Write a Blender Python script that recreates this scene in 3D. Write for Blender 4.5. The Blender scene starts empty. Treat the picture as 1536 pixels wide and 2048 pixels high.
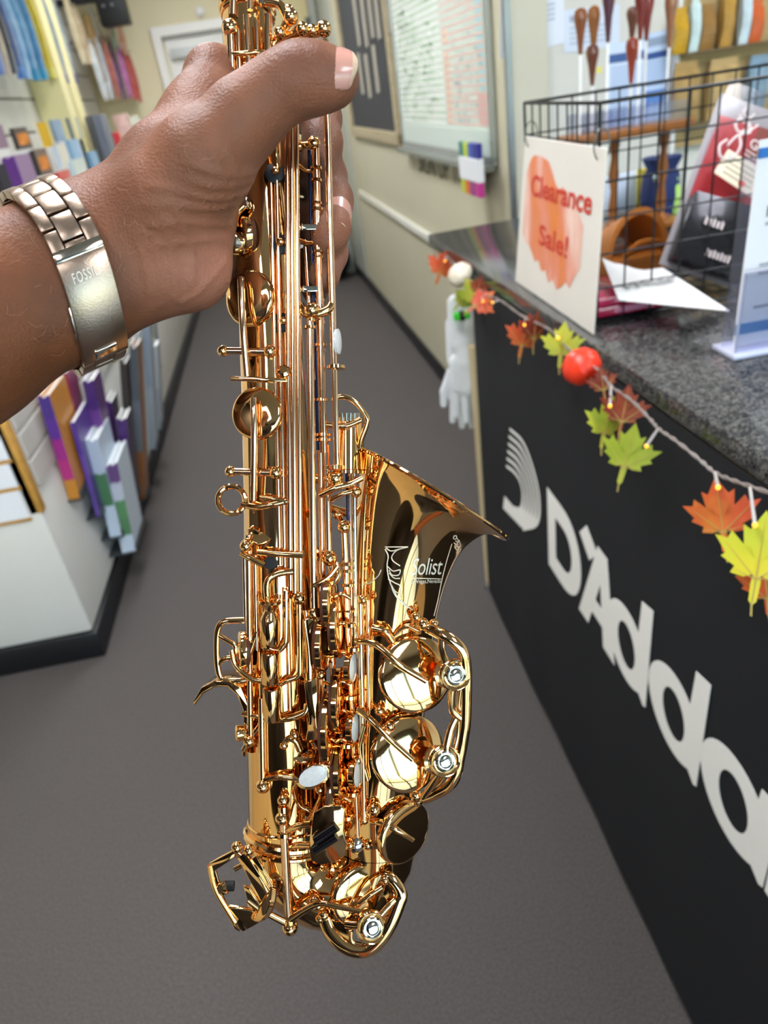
import bpy, bmesh, math, random
import numpy as np
from mathutils import Vector, Matrix, Quaternion
from mathutils.bvhtree import BVHTree
random.seed(7)
SC = bpy.context.scene
COL = SC.collection
# ---------------------------------------------------------------- camera
FPX = 1457.0                      # focal length in pixels of the 1536 x 2048 frame
EYE = Vector((0, 0, 1.5))
def _basis():
    Y = Vector((-253, 819, -FPX)).normalized()
    Z = -Vector((382, -2476, -FPX)).normalized()
    Y = (Y - Z * Y.dot(Z)).normalized()
    X = Y.cross(Z)
    return Matrix((X, Y, Z))
ROT = _basis()                    # camera axes -> world
cam_d = bpy.data.cameras.new('camera')
cam = bpy.data.objects.new('camera', cam_d); COL.objects.link(cam)
cam.matrix_world = Matrix.Translation(EYE) @ ROT.to_4x4()
cam_d.sensor_fit = 'VERTICAL'; cam_d.sensor_height = 9.8; cam_d.sensor_width = 7.35
cam_d.lens = FPX / 2048 * 9.8
cam_d.clip_start = 0.01; cam_d.clip_end = 100
cam_d.dof.use_dof = True; cam_d.dof.focus_distance = 0.325; cam_d.dof.aperture_fstop = 3.0
SC.camera = cam
# ---------------------------------------------------------------- sky, exposure
world = bpy.data.worlds.new('sky'); SC.world = world; world.use_nodes = True
_nt = world.node_tree; _bg = _nt.nodes['Background']
_sky = _nt.nodes.new('ShaderNodeTexSky'); _sky.sky_type = 'NISHITA'; _sky.sun_disc = False
_sky.sun_elevation = math.radians(50); _sky.sun_rotation = math.radians(30)
_nt.links.new(_sky.outputs[0], _bg.inputs[0]); _bg.inputs[1].default_value = 1.6
SC.view_settings.view_transform = 'Standard'; SC.view_settings.look = 'None'
SC.view_settings.exposure = 0.0; SC.view_settings.gamma = 1.0; SC.view_settings.use_curve_mapping = False
LAMP = 20.0                       # emission of the ceiling diffusers
try:
    SC.cycles.max_bounces = 10; SC.cycles.glossy_bounces = 6; SC.cycles.transparent_max_bounces = 16
    SC.cycles.caustics_reflective = False; SC.cycles.caustics_refractive = False
    SC.cycles.sample_clamp_indirect = 6
except Exception: pass
# ---------------------------------------------------------------- measuring helpers
def ray(px, py): return ROT @ Vector((px - 768, -(py - 1024), -FPX)) / FPX
def P(px, py, d): return EYE + ray(px, py) * d          # d = depth along the optical axis (m)
def onX(px, py, x): r = ray(px, py); return EYE + r * (x / r.x)
def onY(px, py, y): r = ray(px, py); return EYE + r * (y / r.y)
def onZ(px, py, z): r = ray(px, py); return EYE + r * ((z - EYE.z) / r.z)
CX = ROT @ Vector((1, 0, 0)); CY = ROT @ Vector((0, 1, 0)); CZ = ROT @ Vector((0, 0, 1))
V = Vector
# ---------------------------------------------------------------- materials
def lin(c):
    if isinstance(c, str): c = [int(c[i:i+2], 16) / 255 for i in (0, 2, 4)]
    return [x / 12.92 if x <= .04045 else ((x + .055) / 1.055) ** 2.4 for x in c]
MATS = {}
def M(name, col='808080', rough=.5, metal=0., var=0., scale=20., bump=0., bscale=None, col2=None, emit=0., coat=0., trans=0., ior=1.45, aniso=None, sub=0., spec=None):
    if name in MATS: return MATS[name]
    m = bpy.data.materials.new(name); m.use_nodes = True; MATS[name] = m
    nt = m.node_tree; b = nt.nodes['Principled BSDF']
    c = lin(col)
    b.inputs['Base Color'].default_value = (*c, 1); b.inputs['Roughness'].default_value = rough
    b.inputs['Metallic'].default_value = metal; b.inputs['IOR'].default_value = ior
    if spec is not None: b.inputs['Specular IOR Level'].default_value = spec
    if coat: b.inputs['Coat Weight'].default_value = coat; b.inputs['Coat Roughness'].default_value = .05
    if trans: b.inputs['Transmission Weight'].default_value = trans
    if sub:
        b.inputs['Subsurface Weight'].default_value = sub; b.inputs['Subsurface Radius'].default_value = (.004, .0015, .0008)
        b.inputs['Subsurface Scale'].default_value = 1.0
    if emit:
        b.inputs['Emission Color'].default_value = (*c, 1); b.inputs['Emission Strength'].default_value = emit
    if var or col2 or bump:
        tc = nt.nodes.new('ShaderNodeTexCoord')
        n = nt.nodes.new('ShaderNodeTexNoise'); n.inputs['Scale'].default_value = scale; n.inputs['Detail'].default_value = 6
        nt.links.new(tc.outputs['Object'], n.inputs['Vector'])
        if var or col2:
            r = nt.nodes.new('ShaderNodeValToRGB'); e = r.color_ramp.elements
            d = lin(col2) if col2 else [min(1, x * (1 + var)) for x in c]
            a = c if col2 else [x * (1 - var) for x in c]
            e[0].position = .35; e[1].position = .65; e[0].color = (*a, 1); e[1].color = (*d, 1)
            nt.links.new(n.outputs['Fac'], r.inputs[0]); nt.links.new(r.outputs[0], b.inputs['Base Color'])
        if bump:
            n2 = nt.nodes.new('ShaderNodeTexNoise'); n2.inputs['Scale'].default_value = bscale or scale * 3; n2.inputs['Detail'].default_value = 4
            nt.links.new(tc.outputs['Object'], n2.inputs['Vector'])
            bp = nt.nodes.new('ShaderNodeBump'); bp.inputs['Strength'].default_value = min(1, bump); bp.inputs['Distance'].default_value = .002
            nt.links.new(n2.outputs['Fac'], bp.inputs['Height']); nt.links.new(bp.outputs[0], b.inputs['Normal'])
    return m
def clear_mat(name, tint='ffffff', refl=.08, rough=.02):
    """thin clear sheet: mostly straight-through, a little gloss"""
    if name in MATS: return MATS[name]
    m = bpy.data.materials.new(name); m.use_nodes = True; MATS[name] = m
    nt = m.node_tree; nt.nodes.remove(nt.nodes['Principled BSDF'])
    t = nt.nodes.new('ShaderNodeBsdfTransparent'); g = nt.nodes.new('ShaderNodeBsdfGlossy'); mx = nt.nodes.new('ShaderNodeMixShader')
    t.inputs[0].default_value = (*lin(tint), 1); g.inputs['Roughness'].default_value = rough
    mx.inputs[0].default_value = refl
    nt.links.new(t.outputs[0], mx.inputs[1]); nt.links.new(g.outputs[0], mx.inputs[2])
    nt.links.new(mx.outputs[0], nt.nodes['Material Output'].inputs[0])
    return m
# ---------------------------------------------------------------- mesh helpers
class MB:
    def __init__(s): s.v = []; s.f = []
    def add(s, vs, fs):
        o = len(s.v); s.v += [V(x) for x in vs]; s.f += [[i + o for i in f] for f in fs]; return s
    def hexa(s, p):           # 8 points: bottom loop 0-3, top loop 4-7
        return s.add(p, [(0,3,2,1),(4,5,6,7),(0,1,5,4),(1,2,6,5),(2,3,7,6),(3,0,4,7)])
    def box(s, lo, hi):
        x0,y0,z0 = lo; x1,y1,z1 = hi
        return s.hexa([(x0,y0,z0),(x1,y0,z0),(x1,y1,z0),(x0,y1,z0),(x0,y0,z1),(x1,y0,z1),(x1,y1,z1),(x0,y1,z1)])
    def obox(s, c, ux, uy, uz):  # centre and three half vectors
        c=V(c); return s.hexa([c-ux-uy-uz,c+ux-uy-uz,c+ux+uy-uz,c-ux+uy-uz,c-ux-uy+uz,c+ux-uy+uz,c+ux+uy+uz,c-ux+uy+uz])
    def prism(s, pts, th):
        n=len(pts); pts=[V(p) for p in pts]; th=V(th)
        return s.add(pts+[p+th for p in pts],[list(range(n))[::-1],list(range(n,2*n))]+[(i,(i+1)%n,n+(i+1)%n,n+i) for i in range(n)])
    def band(s, outer, inner, th): # ring-shaped plate between two loops
        n=len(outer); th=V(th); o=[V(p) for p in outer]; i_=[V(p) for p in inner]
        vs=o+i_+[p+th for p in o]+[p+th for p in i_]; fs=[]
        for k in range(n):
            j=(k+1)%n
            fs+=[(k,j,n+j,n+k),(2*n+k,3*n+k,3*n+j,2*n+j),(k,2*n+k,2*n+j,j),(n+k,n+j,3*n+j,3*n+k)]
        return s.add(vs,fs)
    def tube(s, path, r, n=10, closed=False, cap=True, flat=1., up=None):
        path=[V(p) for p in path]; m=len(path)
        rr=r if isinstance(r,(list,tuple)) else [r]*m
        vs=[]; fs=[]; ref=None
        for i,p in enumerate(path):
            if closed: t=path[(i+1)%m]-path[i-1]
            else: t=path[min(i+1,m-1)]-path[max(i-1,0)]
            t.normalize()
            if up is not None: a=V(up)-t*t.dot(V(up))
            elif ref is None: a=t.orthogonal()
            else: a=ref-t*ref.dot(t)
            if a.length<1e-9: a=t.orthogonal()
            a.normalize(); ref=a; b=t.cross(a)
            for k in range(n):
                w=2*math.pi*(k+(.5 if n==4 else 0))/n; vs.append(p+(a*math.cos(w)*flat+b*math.sin(w))*rr[i])
        for i in range(m if closed else m-1):
            j=(i+1)%m
            for k in range(n): l=(k+1)%n; fs.append((i*n+k,i*n+l,j*n+l,j*n+k))
        if cap and not closed: fs+=[list(range(n))[::-1],list(range((m-1)*n,m*n))]
        return s.add(vs,fs)
    def lathe(s, c, axis, prof, n=24, rib=None):
        c=V(c); ax=V(axis).normalized(); a=ax.orthogonal().normalized(); b=ax.cross(a)
        vs=[]; fs=[]
        for (r,h) in prof:
            for k in range(n):
                w=2*math.pi*k/n; q=r*(rib(w) if rib else 1); vs.append(c+ax*h+(a*math.cos(w)+b*math.sin(w))*q)
        m=len(prof)
        for i in range(m-1):
            for k in range(n): l=(k+1)%n; fs.append((i*n+k,i*n+l,(i+1)*n+l,(i+1)*n+k))
        if prof[0][0]>1e-6: fs.append(list(range(n))[::-1])
        if prof[-1][0]>1e-6: fs.append(list(range((m-1)*n,m*n)))
        return s.add(vs,fs)
    def ball(s, c, r, n=16, axis=(0,0,1), sq=1., rib=None):
        k=max(6,n//2)
        return s.lathe(c,axis,[(max(r*math.sin(math.pi*i/k),1e-7),-r*sq*math.cos(math.pi*i/k)) for i in range(k+1)],n,rib)
    def build(s, name, mat, parent=None, smooth=True, ang=35, origin=None, bevel=0, seg=2):
        if parent is not None: og=parent.matrix_world.translation.copy() if parent.get('_og') is None else V(parent['_og'])
        elif origin is not None: og=V(origin)
        else:
            xs=[p.x for p in s.v]; ys=[p.y for p in s.v]; zs=[p.z for p in s.v]
            og=V(((min(xs)+max(xs))/2,(min(ys)+max(ys))/2,min(zs)))
        me=bpy.data.meshes.new(name); me.from_pydata([p-og for p in s.v],[],s.f)
        bm=bmesh.new(); bm.from_mesh(me); bmesh.ops.remove_doubles(bm,verts=bm.verts,dist=1e-7)
        bmesh.ops.recalc_face_normals(bm,faces=bm.faces)
        if bevel: bmesh.ops.bevel(bm,geom=[e for e in bm.edges if len(e.link_faces)==2 and e.calc_face_angle(0)>.6],offset=bevel,segments=seg,affect='EDGES',profile=.5)
        bm.to_mesh(me); bm.free()
        if mat: me.materials.append(mat)
        if smooth:
            me.polygons.foreach_set('use_smooth',[True]*len(me.polygons)); me.set_sharp_from_angle(angle=math.radians(ang))
        o=bpy.data.objects.new(name,me); COL.objects.link(o)
        if parent is not None:
            o.parent=parent; o['_og']=og
        else:
            o.location=og; o['_og']=og
        return o
def strip_tmp():
    for o in bpy.data.objects:
        if '_og' in o.keys(): del o['_og']
def tag(o, label=None, cat=None, group=None, kind=None):
    if label: o['label']=label
    if cat: o['category']=cat
    if group: o['group']=group
    if kind: o['kind']=kind
    return o
def thing(name, loc, label, cat, group=None):
    o=bpy.data.objects.new(name,None); COL.objects.link(o); o.location=loc; o.empty_display_size=.02
    o['_og']=V(loc)
    return tag(o,label,cat,group)
def copy_tree(o, delta, label=None):
    c=o.copy(); COL.objects.link(c); c.location=o.location+V(delta)
    if label: c['label']=label
    for ch in o.children:
        d=ch.copy(); COL.objects.link(d); d.parent=c
        for g in ch.children:
            e=g.copy(); COL.objects.link(e); e.parent=d
    return c
def struct(o): o['kind']='structure'; return o
def text_mesh(txt, shear=0., bold=0., spacing=1.):
    """flat lettering as (verts2d, faces), cap height about 0.7, starting at x=0"""
    cu=bpy.data.curves.new('t','FONT'); cu.body=txt; cu.resolution_u=3; cu.shear=shear; cu.offset=bold; cu.space_character=spacing
    ob=bpy.data.objects.new('t',cu); COL.objects.link(ob); bpy.context.view_layer.update()
    dg=bpy.context.evaluated_depsgraph_get(); ev=ob.evaluated_get(dg); me=ev.to_mesh()
    vs=[(v.co.x,v.co.y) for v in me.vertices]; fs=[list(p.vertices) for p in me.polygons]
    ev.to_mesh_clear(); bpy.data.objects.remove(ob); bpy.data.curves.remove(cu)
    return vs,fs
def text_on(mb, txt, o, ux, uy, height, width=None, **k):
    """lettering laid on a plane: origin o, unit directions ux, uy, cap height in m"""
    vs,fs=text_mesh(txt,**k); sc=height/.7; w=max(x for x,y in vs) or 1
    sx=(width/w) if width else sc
    mb.add([V(o)+V(ux)*x*sx+V(uy)*y*sc for x,y in vs],fs); return mb
def islands(mb):
    par=list(range(len(mb.v)))
    def fd(i):
        while par[i]!=i: par[i]=par[par[i]]; i=par[i]
        return i
    for f in mb.f:
        for i in f[1:]: par[fd(i)]=fd(f[0])
    out={}
    for f in mb.f:
        g=out.setdefault(fd(f[0]),({},[])); g[1].append([g[0].setdefault(i,len(g[0])) for i in f])
    res=[]
    for vm,fs in out.values():
        m=MB(); m.v=[mb.v[i] for i in vm]; m.f=fs; res.append(m)
    return res
def smoothpath(pts, n=8):
    """Catmull-Rom through points"""
    pts=[V(p) for p in pts]; out=[]
    q=[pts[0]*2-pts[1]]+pts+[pts[-1]*2-pts[-2]]
    for i in range(1,len(q)-2):
        for k in range(n):
            t=k/n; a,b,c,d=q[i-1:i+3]
            out.append(.5*((2*b)+(c-a)*t+(2*a-5*b+4*c-d)*t*t+(3*b-a-3*c+d)*t**3))
    out.append(pts[-1]); return out
# ---------------------------------------------------------------- signed-distance bodies (hand, glove)
def sdf_mesh(groups, vox, blend_between, creases=()):
    """groups: list of (list of (A,ra,B,rb), k inside, k to the rest). Returns verts, quads."""
    allp=[];
    for caps,_,_ in groups:
        for a,ra,b,rb in caps: allp+=[(np.array(a),ra),(np.array(b),rb)]
    lo=np.min([p-r for p,r in allp],0)-.006; hi=np.max([p+r for p,r in allp],0)+.006
    n=np.ceil((hi-lo)/vox).astype(int)+1
    F=np.full(n,.05,np.float32)
    ax=[lo[i]+vox*np.arange(n[i]) for i in range(3)]
    def smin(a,b,k):
        h=np.clip(.5+.5*(b-a)/k,0,1); return b*(1-h)+a*h-k*h*(1-h)
    for caps,kin,kout in groups:
        G=np.full(n,.05,np.float32)
        for a,ra,b,rb in caps:
            a=np.array(a);b=np.array(b); m=.022
            l=np.maximum(((np.minimum(a-ra,b-rb)-m-lo)/vox).astype(int),0); h=np.minimum(((np.maximum(a+ra,b+rb)+m-lo)/vox).astype(int)+2,n)
            sl=tuple(slice(l[i],h[i]) for i in range(3))
            X,Y,Z=np.meshgrid(*[ax[i][sl[i]] for i in range(3)],indexing='ij')
            d=b-a; L=d@d+1e-12
            t=np.clip(((X-a[0])*d[0]+(Y-a[1])*d[1]+(Z-a[2])*d[2])/L,0,1)
            dist=np.sqrt((X-a[0]-t*d[0])**2+(Y-a[1]-t*d[1])**2+(Z-a[2]-t*d[2])**2)-(ra+(rb-ra)*t)
            G[sl]=smin(G[sl],dist.astype(np.float32),kin)
        F=smin(F,G,kout)
    for path,sig,amp in creases:
        for a,b in zip(path[:-1],path[1:]):
            a=np.array(a);b=np.array(b);m=sig*4
            l=np.maximum(((np.minimum(a,b)-m-lo)/vox).astype(int),0); h=np.minimum(((np.maximum(a,b)+m-lo)/vox).astype(int)+2,n)
            sl=tuple(slice(l[i],h[i]) for i in range(3))
            if min(h-l)<=0: continue
            X,Y,Z=np.meshgrid(*[ax[i][sl[i]] for i in range(3)],indexing='ij')
            d=b-a;L=d@d+1e-12
            t=np.clip(((X-a[0])*d[0]+(Y-a[1])*d[1]+(Z-a[2])*d[2])/L,0,1)
            q=(X-a[0]-t*d[0])**2+(Y-a[1]-t*d[1])**2+(Z-a[2]-t*d[2])**2
            F[sl]+=(amp*np.exp(-q/sig**2)).astype(np.float32)
    # surface nets
    ins=F<0
    c=[ins[i:n[0]-1+i,j:n[1]-1+j,k:n[2]-1+k] for i in(0,1) for j in(0,1) for k in(0,1)]
    s=sum(x.astype(np.int8) for x in c); act=(s>0)&(s<8)
    idx=np.full(act.shape,-1,np.int64); cells=np.argwhere(act); idx[act]=np.arange(len(cells))
    acc=np.zeros((len(cells),3)); cnt=np.zeros(len(cells))
    corners=[(i,j,k) for i in(0,1) for j in(0,1) for k in(0,1)]
    vals={q:F[cells[:,0]+q[0],cells[:,1]+q[1],cells[:,2]+q[2]] for q in corners}
    for p in corners:
        for axis in range(3):
            if p[axis]: continue
            q=list(p); q[axis]=1; q=tuple(q); a=vals[p]; b=vals[q]; m=(a<0)!=(b<0)
            t=np.where(m,a/np.where(m,a-b,1),0)
            pos=np.array(p,float)[None,:].repeat(len(cells),0); pos[:,axis]+=t
            acc[m]+=pos[m]; cnt[m]+=1
    verts=lo+vox*(cells+acc/cnt[:,None])
    faces=[]
    for axis in range(3):
        sl0=[slice(None)]*3; sl1=[slice(None)]*3; sl0[axis]=slice(0,-1); sl1[axis]=slice(1,None)
        ch=ins[tuple(sl0)]!=ins[tuple(sl1)]
        E=np.argwhere(ch); u,w=[(1,2),(0,2),(0,1)][axis]
        ok=(E[:,u]>0)&(E[:,w]>0)&(E[:,u]<n[u]-1)&(E[:,w]<n[w]-1); E=E[ok]
        def g(du,dw):
            q=E.copy(); q[:,u]-=du; q[:,w]-=dw; return idx[q[:,0],q[:,1],q[:,2]]
        faces.append(np.stack([g(0,0),g(1,0),g(1,1),g(0,1)],1))
    faces=np.concatenate(faces)
    # light Laplacian smoothing
    e=np.concatenate([faces[:,[0,1]],faces[:,[1,2]],faces[:,[2,3]],faces[:,[3,0]]])
    for it in range(3):
        s_=np.zeros_like(verts); c_=np.zeros(len(verts))
        for a,b in ((0,1),(1,0)):
            for ax_ in range(3): s_[:,ax_]+=np.bincount(e[:,a],verts[e[:,b],ax_],len(verts))
            c_+=np.bincount(e[:,a],minlength=len(verts))
        verts=verts*.5+.5*s_/np.maximum(c_,1)[:,None]
    return verts,faces
# ================================================================ ROOM
m_carpet=M('carpet','58524f',.95,var=.34,scale=260,bump=.6,bscale=900)
m_olive=M('olive_wall','c6c1a6',.55,var=.02,scale=3,bump=.05,bscale=150)
m_cream=M('cream_wall','e6dcb8',.6,var=.02,scale=2)
m_pale=M('pale_wall','d4d3cc',.6,var=.02,scale=3)
m_white=M('white_paint','ecebe6',.35); m_ceil=M('ceiling_tile','b9b7b0',.9,var=.05,scale=60)
m_black=M('black_vinyl','1b1b1e',.35)
m_steelgrey=M('grey_metal','8f9296',.3,metal=.9)
WALL_A=V((.79,2.6,0)); WALL_B=V((.62,7.2,0)); WT=(WALL_B-WALL_A).normalized(); WN=V((-WT.y,WT.x,0))   # WN points into the aisle (-x)
if WN.x>0: WN=-WN
def onW(px,py,off=0.):
    r=ray(px,py); t=((WALL_A+WN*off)-EYE).dot(WN)/r.dot(WN); return EYE+r*t
ZH=2.75; YB=7.2; YF=-3.2; XL=-1.30; XR=3.0
struct(MB().box((XL-.2,YF-.2,-.1),(XR+.2,YB+.3,0)).build('floor',m_carpet,smooth=False))
struct(MB().box((XL-.2,YF-.2,ZH),(XR+.2,YB+.3,ZH+.1)).build('ceiling',m_ceil,smooth=False))
struct(MB().box((XL-.12,.7,0),(XL,YB,ZH)).build('wall_left',M('left_wall','d9d4bd',.6),smooth=False))
struct(MB().box((XL-.12,YF,0),(XL+.01,.7,1.15)).build('wall_reflection_low',M('tan_for_reflection','cdb88c',.5,var=.04,scale=4),smooth=False))  # unseen wall section, its tan picked for what the gold tube reflects
struct(MB().box((XL-.12,YF,1.15),(XL,.7,ZH)).build('wall_reflection_dark',M('dark_for_reflection','34312f',.5),smooth=False))  # unseen wall section, made dark to put black into the horn's reflections
struct(MB().box((XL,YB,0),(XR,YB+.12,ZH)).build('wall_back',m_cream,smooth=False))
# right-hand partition, its end, and the wall behind the counter
a,b=WALL_A,WALL_B; t=-WN*.12
wr=struct(MB().hexa([a,b,b+t,a+t,a+V((0,0,ZH)),b+V((0,0,ZH)),b+t+V((0,0,ZH)),a+t+V((0,0,ZH))]).build('wall_right',m_olive,smooth=False))
struct(MB().box((.92,2.62,0),(XR,2.74,ZH)).build('wall_service',m_pale,smooth=False))
struct(MB().box((XR,YF,0),(XR+.12,2.74,ZH)).build('wall_side',m_pale,smooth=False))
# metal corner strip at the partition end
struct(MB().box((.782,2.575,0),(.80,2.598,ZH)).build('trim_1',m_steelgrey,smooth=False))
struct(MB().box((.80,2.585,0),(.92,2.62,ZH)).build('trim_2',M('corner_panel','c9c6b4',.5),smooth=False))
# baseboard and chair rail on the partition
def wallbar(name,s0,s1,z0,z1,th,m,**k):
    A=WALL_A+WT*s0; B=WALL_A+WT*s1; n=WN*th
    q=[A,B,B+n,A+n]; return struct(MB().hexa([p+V((0,0,z0)) for p in q]+[p+V((0,0,z1)) for p in q]).build(name,m,**k))
wallbar('baseboard_right',0,4.5,0,.10,.012,m_black,bevel=.003)
pr0=onW(720,372); pr1=onW(860,462); 
wallbar('trim_3',0.,(pr0-WALL_A).dot(WT),.77,.815,.022,M('rail_white','e9e7da',.3),bevel=.006)
# shop-front wall behind the photographer: glazed, with mullions and a door
wf=struct(MB().box((XL,YF-.12,0),(XR,YF,.08)).box((XL,YF-.12,2.45),(XR,YF,ZH)).box((XL,YF-.12,.08),(XL+.25,YF,2.45)).box((XR-.25,YF-.12,.08),(XR,YF,2.45)).build('wall_front',M('front_wall','6b655a',.6),smooth=False))
win=MB()
for x in (-1.05,-.1,.85,1.8,2.72): win.box((x-.03,YF-.09,.08),(x+.03,YF-.02,2.45))
for z in (.08,.95,2.39): win.box((XL+.25,YF-.085,z),(XR-.25,YF-.025,z+.06))
struct(win.build('window_1',M('bronze_frame','3a342e',.4,metal=.6),smooth=False)); 
struct(MB().box((-9,-16,-.25),(12,YF-.2,-.12)).build('pavement',M('concrete','c9c4ba',.9,var=.06,scale=4),smooth=False))
wfo=bpy.data.objects['window_1']
for k,x in enumerate((-1.05,-.1,.85,1.8)):
    for z0,z1 in ((.14,.95),(1.01,2.39)):
        MB().box((x+.03,YF-.06,z0),(x+(.89 if k==3 else .92),YF-.055,z1)).build('pane',clear_mat('window_glass','f4fbf8',.06),wfo,smooth=False)
# back door with frame and closer
yd=YB-.005
def dbox(mb,x0,x1,z0,z1,d0,d1): return mb.box((x0,YB-d1,z0),(x1,YB-d0,z1))
DL=onY(300,57,YB); DX0=DL.x; DZ=DL.z; DX1=DX0+.92
d=struct(dbox(MB(),DX0+.09,DX1-.09,0,DZ-.09,0,.03).build('door_1',m_white,smooth=False))
dbox(dbox(dbox(MB(),DX0,DX0+.07,0,DZ,0,.06),DX1-.07,DX1,0,DZ,0,.06),DX0,DX1,DZ-.07,DZ,0,.061).build('door_frame',M('frame_white','f1f0ea',.35),d,smooth=False,bevel=.006)
dbox(MB(),DX0+.12,DX0+.36,DZ-.23,DZ-.16,.03,.09).build('door_closer',M('closer_grey','c9ccca',.4),d,bevel=.006)
dbox(MB(),DX0+.075,DX1-.07,DZ-.095,DZ-.07,.0,.05).build('head_gap',M('gap_grey','9a9a94',.6),d,smooth=False)
MB().lathe((DX1-.17,YB-.03,1.0),(0,-1,0),[(.03,0),(.03,.012),(.012,.014),(.012,.05),(.028,.055),(.03,.075),(.02,.085),(0.0001,.087)],16).build('door_knob',m_steelgrey,d)
sp=MB().lathe((DX0+.42,YB,DZ+.06),(0,-1,0),[(.04,0),(.04,.03),(.025,.05),(.0001,.055)],16).build('smoke_sensor',m_white); tag(sp,'small white round sensor mounted above the back door frame','sensor')
# second, cream coloured door in the back right corner, hinged on the right
x1=.61
d2=struct(dbox(MB(),x1-.50,x1-.075,0.02,2.6,.01,.05).build('door_2',M('cream_door','e6d8a4',.45),smooth=False))
dbox(MB(),x1-.07,x1-.005,0,2.65,0,.07).build('door_frame',M('jamb_grey','b7bab0',.4,var=.03),d2,smooth=False,bevel=.008)
for z in (.42,1.12,1.92): dbox(MB(),x1-.105,x1-.06,z,z+.12,.05,.075).build('hinge',M('hinge_dark','5a5c58',.4,metal=.7),d2,smooth=False)
wallbar('trim_4',(onW(742,585)-WALL_A).dot(WT),4.598,0,2.7,.01,M('jamb_grey','b7bab0',.4,var=.03),smooth=False)
bg=MB(); bg.ball((.40,6.95,.20),.17,20,sq=1.15); bg.box((.35,6.86,.35),(.45,7.04,.44))
tag(bg.build('duffel_bag',M('bag_black','202024',.7)),'black rounded bag standing on the carpet before the cream back door','bag')
# ceiling lights (troffers)
def troffer(x,y,lab,w=.6,l=1.2):
    r=thing('ceiling_light',(x,y,ZH),lab,'ceiling light','fluorescent troffers')
    mb=MB(); h=ZH-.05
    mb.box((x-w/2,y-l/2,h),(x-w/2+.03,y+l/2,ZH)).box((x+w/2-.03,y-l/2,h),(x+w/2,y+l/2,ZH)).box((x-w/2+.03,y-l/2,h),(x+w/2-.03,y-l/2+.03,ZH)).box((x-w/2+.03,y+l/2-.03,h),(x+w/2-.03,y+l/2,ZH))
    mb.build('frame',M('troffer_white','e0e0dc',.4),r,smooth=False)
    MB().box((x-w/2+.03,y-l/2+.03,ZH-.035),(x+w/2-.03,y+l/2-.03,ZH-.02)).build('diffuser',M('lamp_diffuser','f6f8ff',.5,emit=LAMP),r,smooth=False)
for x,y,w in [(-.95,-1.4,'behind the viewer over the left fixture'),(.88,-1.6,'behind the viewer over the counter edge'),(-.25,.9,'over the raised saxophone'),(1.55,.9,'over the flyer holder'),(-.25,3.2,'over the middle of the aisle'),(-.25,5.5,'over the far aisle by the back door')]:
    troffer(x,y,'white fluorescent ceiling troffer '+w)
# ================================================================ PARTITION FURNISHINGS
m_wood=M('pale_wood','b3a483',.5,var=.12,scale=30)
def wq(px,py,off): return onW(px,py,off)
def wrect(mb,s0,s1,z0,z1,o0,o1):
    A=WALL_A+WT*s0; B=WALL_A+WT*s1
    q=[A+WN*o0,B+WN*o0,B+WN*o1,A+WN*o1]; return mb.hexa([p+V((0,0,z0)) for p in q]+[p+V((0,0,z1)) for p in q])
def sz(px,py,off=0.): p=onW(px,py,off); return (p-WALL_A).dot(WT),p.z
# black felt board with wooden frame
s1,z0=sz(712,268); s0,_=sz(808,282); zt=2.3
r=thing('notice_board',WALL_A+WT*s0+V((0,0,z0)),'black felt notice board in a pale wooden frame with rows of silver strips','notice board')
wrect(MB(),s0+.05,s1-.05,z0+.05,zt-.05,.002,.012).build('felt',M('felt_black','3d3e3f',.9,var=.05,scale=60),r,smooth=False)
for nm,(a0,a1,b0,b1) in dict(l=(s0,s0+.06,z0,zt),r=(s1-.06,s1,z0,zt),b=(s0,s1,z0-.005,z0+.055),t=(s0,s1,zt-.055,zt)).items():
    wrect(MB(),a0,a1,b0,b1,.002 if nm in 'lr' else .001,.03).build('frame_side',m_wood,r,smooth=False,bevel=.004)
m_silv=M('silver_strip','b9b3a6',.35,metal=.35)
for x,y0,y1 in [(704,-40,92),(719,-40,94),(733,-40,76),(746,-40,78),(768,-40,66),(717,106,188),(731,108,196),(746,90,186)]:
    a=onW(x,max(y0,-40),.016); b=onW(x+ (y1-y0)*.12,y1,.016); s=(b-WALL_A).dot(WT); zb=b.z; zt_=min(a.z,zt-.08)
    wrect(MB(),s-.042,s+.042,zb,zt_,.012,.02).build('strip',m_silv,r,smooth=False,bevel=.002)
# ruled whiteboard
s1,z0=sz(814,292); s0,z0b=sz(998,318); z0=(z0+z0b)/2; zt=2.25; 
r=thing('whiteboard',WALL_A+WT*s0+V((0,0,z0)),'ruled whiteboard schedule in an aluminium frame above the dark wall lettering','whiteboard')
wrect(MB(),s0+.02,s1-.02,z0+.02,zt,.002,.014).build('panel',M('whiteboard_green','d2ddd0',.25,var=.02,scale=4),r,smooth=False)
m_alu=M('aluminium','b5bab8',.35,metal=.8)
for a0,a1,b0,b1 in ((s0,s0+.03,z0,zt),(s1-.03,s1,z0,zt),(s0,s1,z0-.01,z0+.02),(s0,s1,zt-.02,zt+.01)):
    wrect(MB(),a0,a1,b0,b1,.002,.022).build('frame_side',m_alu,r,smooth=False,bevel=.003)
wrect(MB(),s0+.03,s1-.03,z0+.02,z0+.10,.013,.017).build('blank_margin',M('board_margin','cbd8cf',.3),r,smooth=False)
wrect(MB(),s0+.02,s1-.02,z0-.03,z0-.008,.004,.06).build('pen_tray',M('tray_grey','8d9188',.4,metal=.4),r,smooth=False,bevel=.003)
sm=sz(893,150)[0]                                            # where the left half ends
rows=19; zb=z0+.115; dz=(1.80-zb)/rows; rng=random.Random(3)
mw,mg,mr,mo,mk,mb_,mt=MB(),MB(),MB(),MB(),MB(),MB(),MB()
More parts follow.
